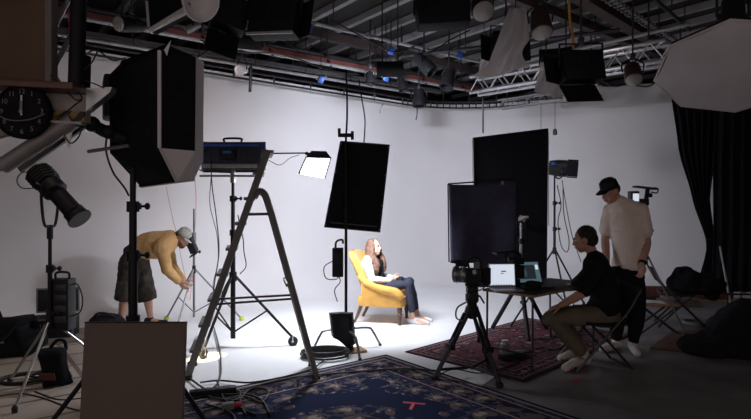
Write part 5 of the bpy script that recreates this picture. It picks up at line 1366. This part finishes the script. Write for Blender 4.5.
barn('black barn-door lamp half hidden behind the white cloth bundle', 506, 47, 6.6, .34, .34, (-.1, 0, .1), (0, 0, 1, 1), .18)

def can(label, px, py, d, L_, r, ax, m='plastic'):
    t = thing('can_lamp', label, 'lamp', W(px, py, d)); ax = V(ax).normalized()
    MB().lathe([(r * .5, -L_ / 2), (r * .8, -L_ * .42), (r * .85, 0), (r, L_ * .1), (r * 1.05, L_ / 2), (r * .9, L_ / 2), (r * .8, L_ * .3)], (0, 0, 0), ax, 16).build('housing', M[m], t)
    B = basis(ax); s = B.col[0] * r * 1.15
    MB().tube(spl([s, s + V((0, 0, .1)), V((0, 0, .17)), -s + V((0, 0, .1)), -s], 4), .009, 6).build('yoke', M['blackm'], t)
    MB().box((0, 0, .19), (.05, .04, .07), None, .005).build('hook_clamp', M['gun'], t)
    hang(t, V((0, 0, .19)))
    return t
can('black can lamp tilted left on the rig above the turtle-base stand', 424, 64, 8.6, .40, .11, (.6, -.3, -.7))
can('black can lamp tilted right beside the aluminium truss end', 449, 78, 8.6, .36, .11, (-.3, -.3, -.9))
can('black lamp with flared skirt hanging from the curved rail at centre', 419, 98, 9.6, .30, .12, (.02, -.1, -1))
can('small dark lamp on the rig right of the broad lamp', 402, 84, 9.2, .26, .08, (.2, -.3, -.9))
can('small white lamp clamped on the curved rail at left of centre', 242, 70, 8.0, .16, .075, (-.4, -.8, -.3), 'white')
can('small dark lamp on the rig pipe above the yellow armchair', 370, 78, 8.6, .22, .07, (.1, -.3, -.9))
can('small pale lamp on the red girder above the big softbox', 193, 27, 6.7, .20, .05, (-.8, -.3, -.5), 'greyp')
for px, py, d, m_, lab in ((386, 78, 8.8, 'blue', 'small blue clamp on the rig right of the hanging cables'), (391, 51, 8.2, 'blue', 'small blue and white clamp high on the rig at centre'), (309, 28, 7.2, 'blue', 'small blue clamp beside the broad lamp'), (321, 80, 8.6, 'blue', 'dark blue clamp on the curved rail at centre'), (460, 55, 8.4, 'blue', 'blue clamp high on the rig above the aluminium truss')):
    t = thing('rig_clamp', lab, 'clamp', W(px, py, d))
    MB().box((0, 0, 0), (.09, .06, .10), (.2, .3, .4), .012).build('body', M[m_], t)
    MB().cyl((-.08, 0, .02), (.09, 0, .05), .016).build('bolt', M['greyp'], t)
    hang(t, V((0, 0, .04)), r=.008)

for (x, y, w_, rz, lab) in ((.2, 7.52, .36, .0, 'added black trough housing hung in the rig above the tilted softbox'), (-1.5, 6.22, .40, .28, 'added black trough housing hung in the rig above the panel lamp'), (2.3, 6.92, .40, -.25, 'added black trough housing hung in the rig behind the large barn-door lamp')):
    t = thing('added_light_housing', lab, 'lamp', V((x, y, 3.44)), rz)  # made-up housing, added to give each back wall area light a body
    MB().sheet(lambda u, v, w_=w_: ((u - .5) * w_, -.02 - .07 * math.sin(v * PI), .10 - .20 * v), 8, 10, -.012).build('housing', M['black'], t, 60)
    for s in (-1, 1): MB().box((s * w_ / 2, -.03, 0), (.012, .10, .20)).build('end_plate', M['blackm'], t)
    for s in (-1, 1): MB().cyl((s * w_ * .3, -.05, .06), (s * w_ * .3, -.05, CE - 3.44), .010, seg=8).build('drop_rod', M['gun'], t)

# flat reflector with pale edge at upper left
t = thing('pale_edged_flag', 'black reflector with pale lower edge and white bowl at the top left', 'reflector', W(175, 15, 4.2))
lo = V(t.location)
q = [W(149, 31, 4.2) - lo, W(190, 8, 4.0) - lo, W(186, -14, 4.0) - lo, W(146, -8, 4.2) - lo]
MB().prism(q, (.02, .10, .0)).build('panel', M['fabblk'], t, 0)
MB().tube([q[0], q[1]], [.018, .030], 8).build('pale_edge', M['white'], t)
MB().lathe([(.02, -.08), (.11, -.05), (.15, .05), (.14, .06), (.10, -.03), (.02, -.05)], W(198, 0, 4.0) - lo, (.6, -.5, -.4), 18).build('bowl', M['white'], t)
MB().bar(W(150, 28, 4.2) - lo + V((0, -.02, 0)), W(148, 2, 4.2) - lo + V((0, -.02, 0)), .012, .02).build('bracket', M['alu'], t)
hang(t, V((.1, .1, .1)))

# white cloths
t = thing('cloth_bundle', 'white cloth bundle hanging from the rig above the aluminium truss', 'cloth', W(508, 40, 6.2)); lo = V(t.location)
def bund(u, v):
    x0 = lerpr(511, 484, v ** .9) - 12 * max(0, v - .82) * 5; x1 = lerpr(522, 531, v ** .3)
    if v > .55: x1 -= 8 * math.sin((v - .55) / .45 * PI)
    y = lerpr(8, 76, v) + (-6 * u + 3 * math.sin(u * 5)) * v
    return W(lerpr(x0, x1, u), y, 6.2 + .07 * math.sin(u * 11 + v * 3) + .05 * math.sin(v * 9 + u * 4)) - lo
MB().sheet(bund, 26, 26, .008).build('cloth', M['sheer'], t, 180)
MB().tube([W(515.5, 9, 6.2) - lo, W(515.5, -6, 6.2) - lo, V((W(515.5, -6, 6.2) - lo).xy.to_3d()) + V((0, 0, CE - lo.z))], .006, 6).build('cord', M['gun'], t)
t = thing('cloth_scrap', 'white cloth scrap hanging at the left end of the aluminium truss', 'cloth', W(484, 68, 7.6)); lo = V(t.location)
MB().sheet(lambda u, v: W(lerpr(lerpr(482, 478, v), lerpr(489, 500, v), u), lerpr(52, 76, v) - 4 * u, 7.6 + .05 * math.sin(u * 8 + v * 4)) - lo, 12, 10, .006).build('cloth', M['sheer'], t, 180)
hang(t, V((.0, 0, .20)), r=.005)
t = thing('cloth_drape', 'white cloth drape hanging left of the large barn-door lamp', 'cloth', W(550, 82, 6.4)); lo = V(t.location)
MB().sheet(lambda u, v: W(lerpr(lerpr(541, 534, v), lerpr(553, 563, v), u), lerpr(62, 92, v) + 8 * u * v, 6.4 + .06 * math.sin(u * 9 + v * 5)) - lo, 14, 12, .006).build('cloth', M['sheer'], t, 180)
hang(t, V((-.05, 0, .27)), r=.005)
t = thing('wall_cloth', 'long rumpled white cloth hung over the top of the right wall', 'cloth', W(608, 92, 9.3)); lo = V(t.location)
i0 = pB + nR * .10
def wcl(u, v):
    p = i0 + DR * (1.1 + 3.1 * u)
    return V((p.x, p.y, 3.86 - .36 * v - .05 * math.sin(u * 4) * v)) + nR * (.03 + .035 * math.sin(u * 34 + v * 2) * (1 - .5 * v) + .03 * math.sin(u * 13 + v * 6)) - lo
MB().sheet(wcl, 60, 10, .006).build('cloth', M['sheer'], t, 180)

# cables and rods hanging in front of the wall
for i, (pts, d, r, lab) in enumerate([
    ([(483, 96), (483, 118), (483, 133)], 8.6, .014, 'thin grey rod hanging from the left end of the aluminium truss'),
    ([(541, 104), (541, 130), (541, 150)], 8.4, .004, 'thin wire hanging above the tall black flag panel'),
    ([(555, 102), (555, 120), (555, 130)], 8.4, .004, 'thin wire with a small weight right of the tall black flag panel'),
    ([(251, 66), (250.5, 80), (250, 92)], 7.8, .022, 'short dark tube hanging from the curved rail at left of centre'),
    ([(383, 104), (381, 108), (380, 113)], 8.8, .008, 'short dark cable end hanging at centre'),
    ([(417, 108), (417, 114), (416, 120)], 9.5, .012, 'short dark cable hanging under the skirted lamp')]):
    pts = [W(x, y, d) for x, y in pts]
    cable(lab, pts, r, 4, 'gun')
t = thing('hanging_weight', 'small dark weight hanging on a wire right of the tall black flag panel', 'weight', W(555, 132, 8.4))
MB().lathe([(.01, .05), (.03, .03), (.035, -.04), (.01, -.05)], (0, 0, 0), (0, 0, 1), 12).build('body', M['gun'], t)
for i, (pts, d, lab) in enumerate([
    ([(170, 60), (182, 62), (196, 58), (210, 50), (218, 48)], 6.3, 'black cable sagging over the top of the big softbox'),
    ([(283, 40), (292, 46), (304, 50), (312, 45)], 6.6, 'black cable loop sagging under the broad lamp'),
    ([(395, 60), (410, 48), (430, 52), (450, 40), (470, 30)], 7.6, 'dark cable strung through the rig at the top centre'),
    ([(330, 20), (350, 30), (372, 42), (395, 52), (415, 46)], 7.2, 'dark cable strung through the rig right of the broad lamp'),
    ([(600, 80), (615, 86), (628, 84), (650, 86), (663, 70)], 7.2, 'dark cable sagging under the truss near the octagonal softbox'),
    ([(200, 40), (240, 52), (280, 54), (330, 70), (360, 74)], 7.2, 'dark cable lying along the cable duct'),
    ([(65, 45), (80, 56), (96, 50), (112, 60), (126, 58)], 6.4, 'dark cable sagging behind the platform mast')]):
    cable(lab, [W(x, y, d) for x, y in pts], .010)
t = thing('orange_strap', 'orange strap hanging beside the large barn-door lamp', 'strap', W(571, 40, 5.9)); lo = V(t.location)
MB().tube(spl([W(569, 2, 5.9) - lo, W(570, 20, 5.9) - lo, W(573, 40, 5.9) - lo, W(573, 68, 5.9) - lo], 4), .014, 6).build('webbing', M['orange'], t)
MB().box(W(573, 68, 5.9) - lo, (.05, .03, .07), None, .005).build('buckle', M['pipe'], t)
MB().cyl(W(569, 2, 5.9) - lo, W(569, 2, 5.9) - lo + V((0, 0, CE - lo.z - (W(569, 2, 5.9) - lo).z)), .006).build('cord', M['gun'], t)

# ================================================================== cables on the floor by the ladder
pts = []; p = F(325, 358)
for k in range(90):
    a = k * .43; rr = .20 * (1 + .25 * noise.noise(V((k * .13, 3, 0))))
    pts.append(p + V((math.cos(a) * rr * 1.15, math.sin(a) * rr * .8, .012 + .0009 * k)))
cable('black cable coil on the white floor between the ladder and turtle-base stand', pts, .009, 2)
for pts, lab in (([(190, 402), (230, 396), (262, 388), (300, 380), (345, 376), (400, 372), (440, 374)], 'long black cable crossing the navy rug towards the tripod'),
                 ([(200, 386), (220, 384), (250, 386), (285, 380), (312, 372), (326, 362)], 'black cable running from the coil past the ladder foot'),
                 ([(217, 300 + 85), (221, 395), (225, 404), (240, 412), (256, 419)], 'black cable running off the front of the navy rug'),
                 ([(198, 395), (215, 402), (236, 404), (240, 396), (228, 390), (212, 393), (206, 400)], 'tangled black cable loop at the left corner of the navy rug'),
                 ([(188, 380), (204, 392), (224, 398), (246, 398), (262, 404), (270, 419)], 'black cable curling over the corner of the navy rug beside the power strip'),
                 ([(214, 330), (219, 350), (221, 372), (218, 386), (210, 394)], 'thin black cable crossing the white floor behind the ladder to the power strip'),
                 ([(246, 419), (240, 405), (252, 392), (268, 394), (262, 406), (244, 400), (226, 404)], 'looped black cable on the navy rug in front of the power strip'),
                 ([(205, 408), (220, 412), (232, 418), (236, 426)], 'short black cable beside the board at the bottom edge')):
    cable(lab, [F(*q) + V((0, 0, .030)) for q in pts], .008)
t = thing('cable_connector', 'small grey plug connector on the corner of the navy rug', 'connector', F(228, 412) + V((0, 0, .02)), .4)
MB().box((0, 0, .025), (.09, .06, .05), None, .008).build('body', M['greyp'], t)
MB().cyl((.045, 0, .025), (.10, 0, .025), .018).build('plug', M['red_tape'], t)
t = thing('power_board', 'black power strip lying at the left corner of the navy rug', 'power strip', F(213, 397) + V((0, 0, .02)), .35)
MB().box((0, 0, .025), (.36, .07, .05), None, .008).build('body', M['plastic'], t)
for k in range(4): MB().cyl((-.12 + .08 * k, 0, .05), (-.12 + .08 * k, 0, .054), .024).build('socket', M['gun'], t)
t = thing('wood_wedge', 'flat wooden wedge under the ladder coil on the white floor', 'wedge', F(353, 352), .4)
MB().prism([(-.12, -.1, 0), (.12, -.1, 0), (.12, -.1, .03), (-.12, -.1, .01)], (0, .2, 0)).build('block', M['wood'], t, 0)
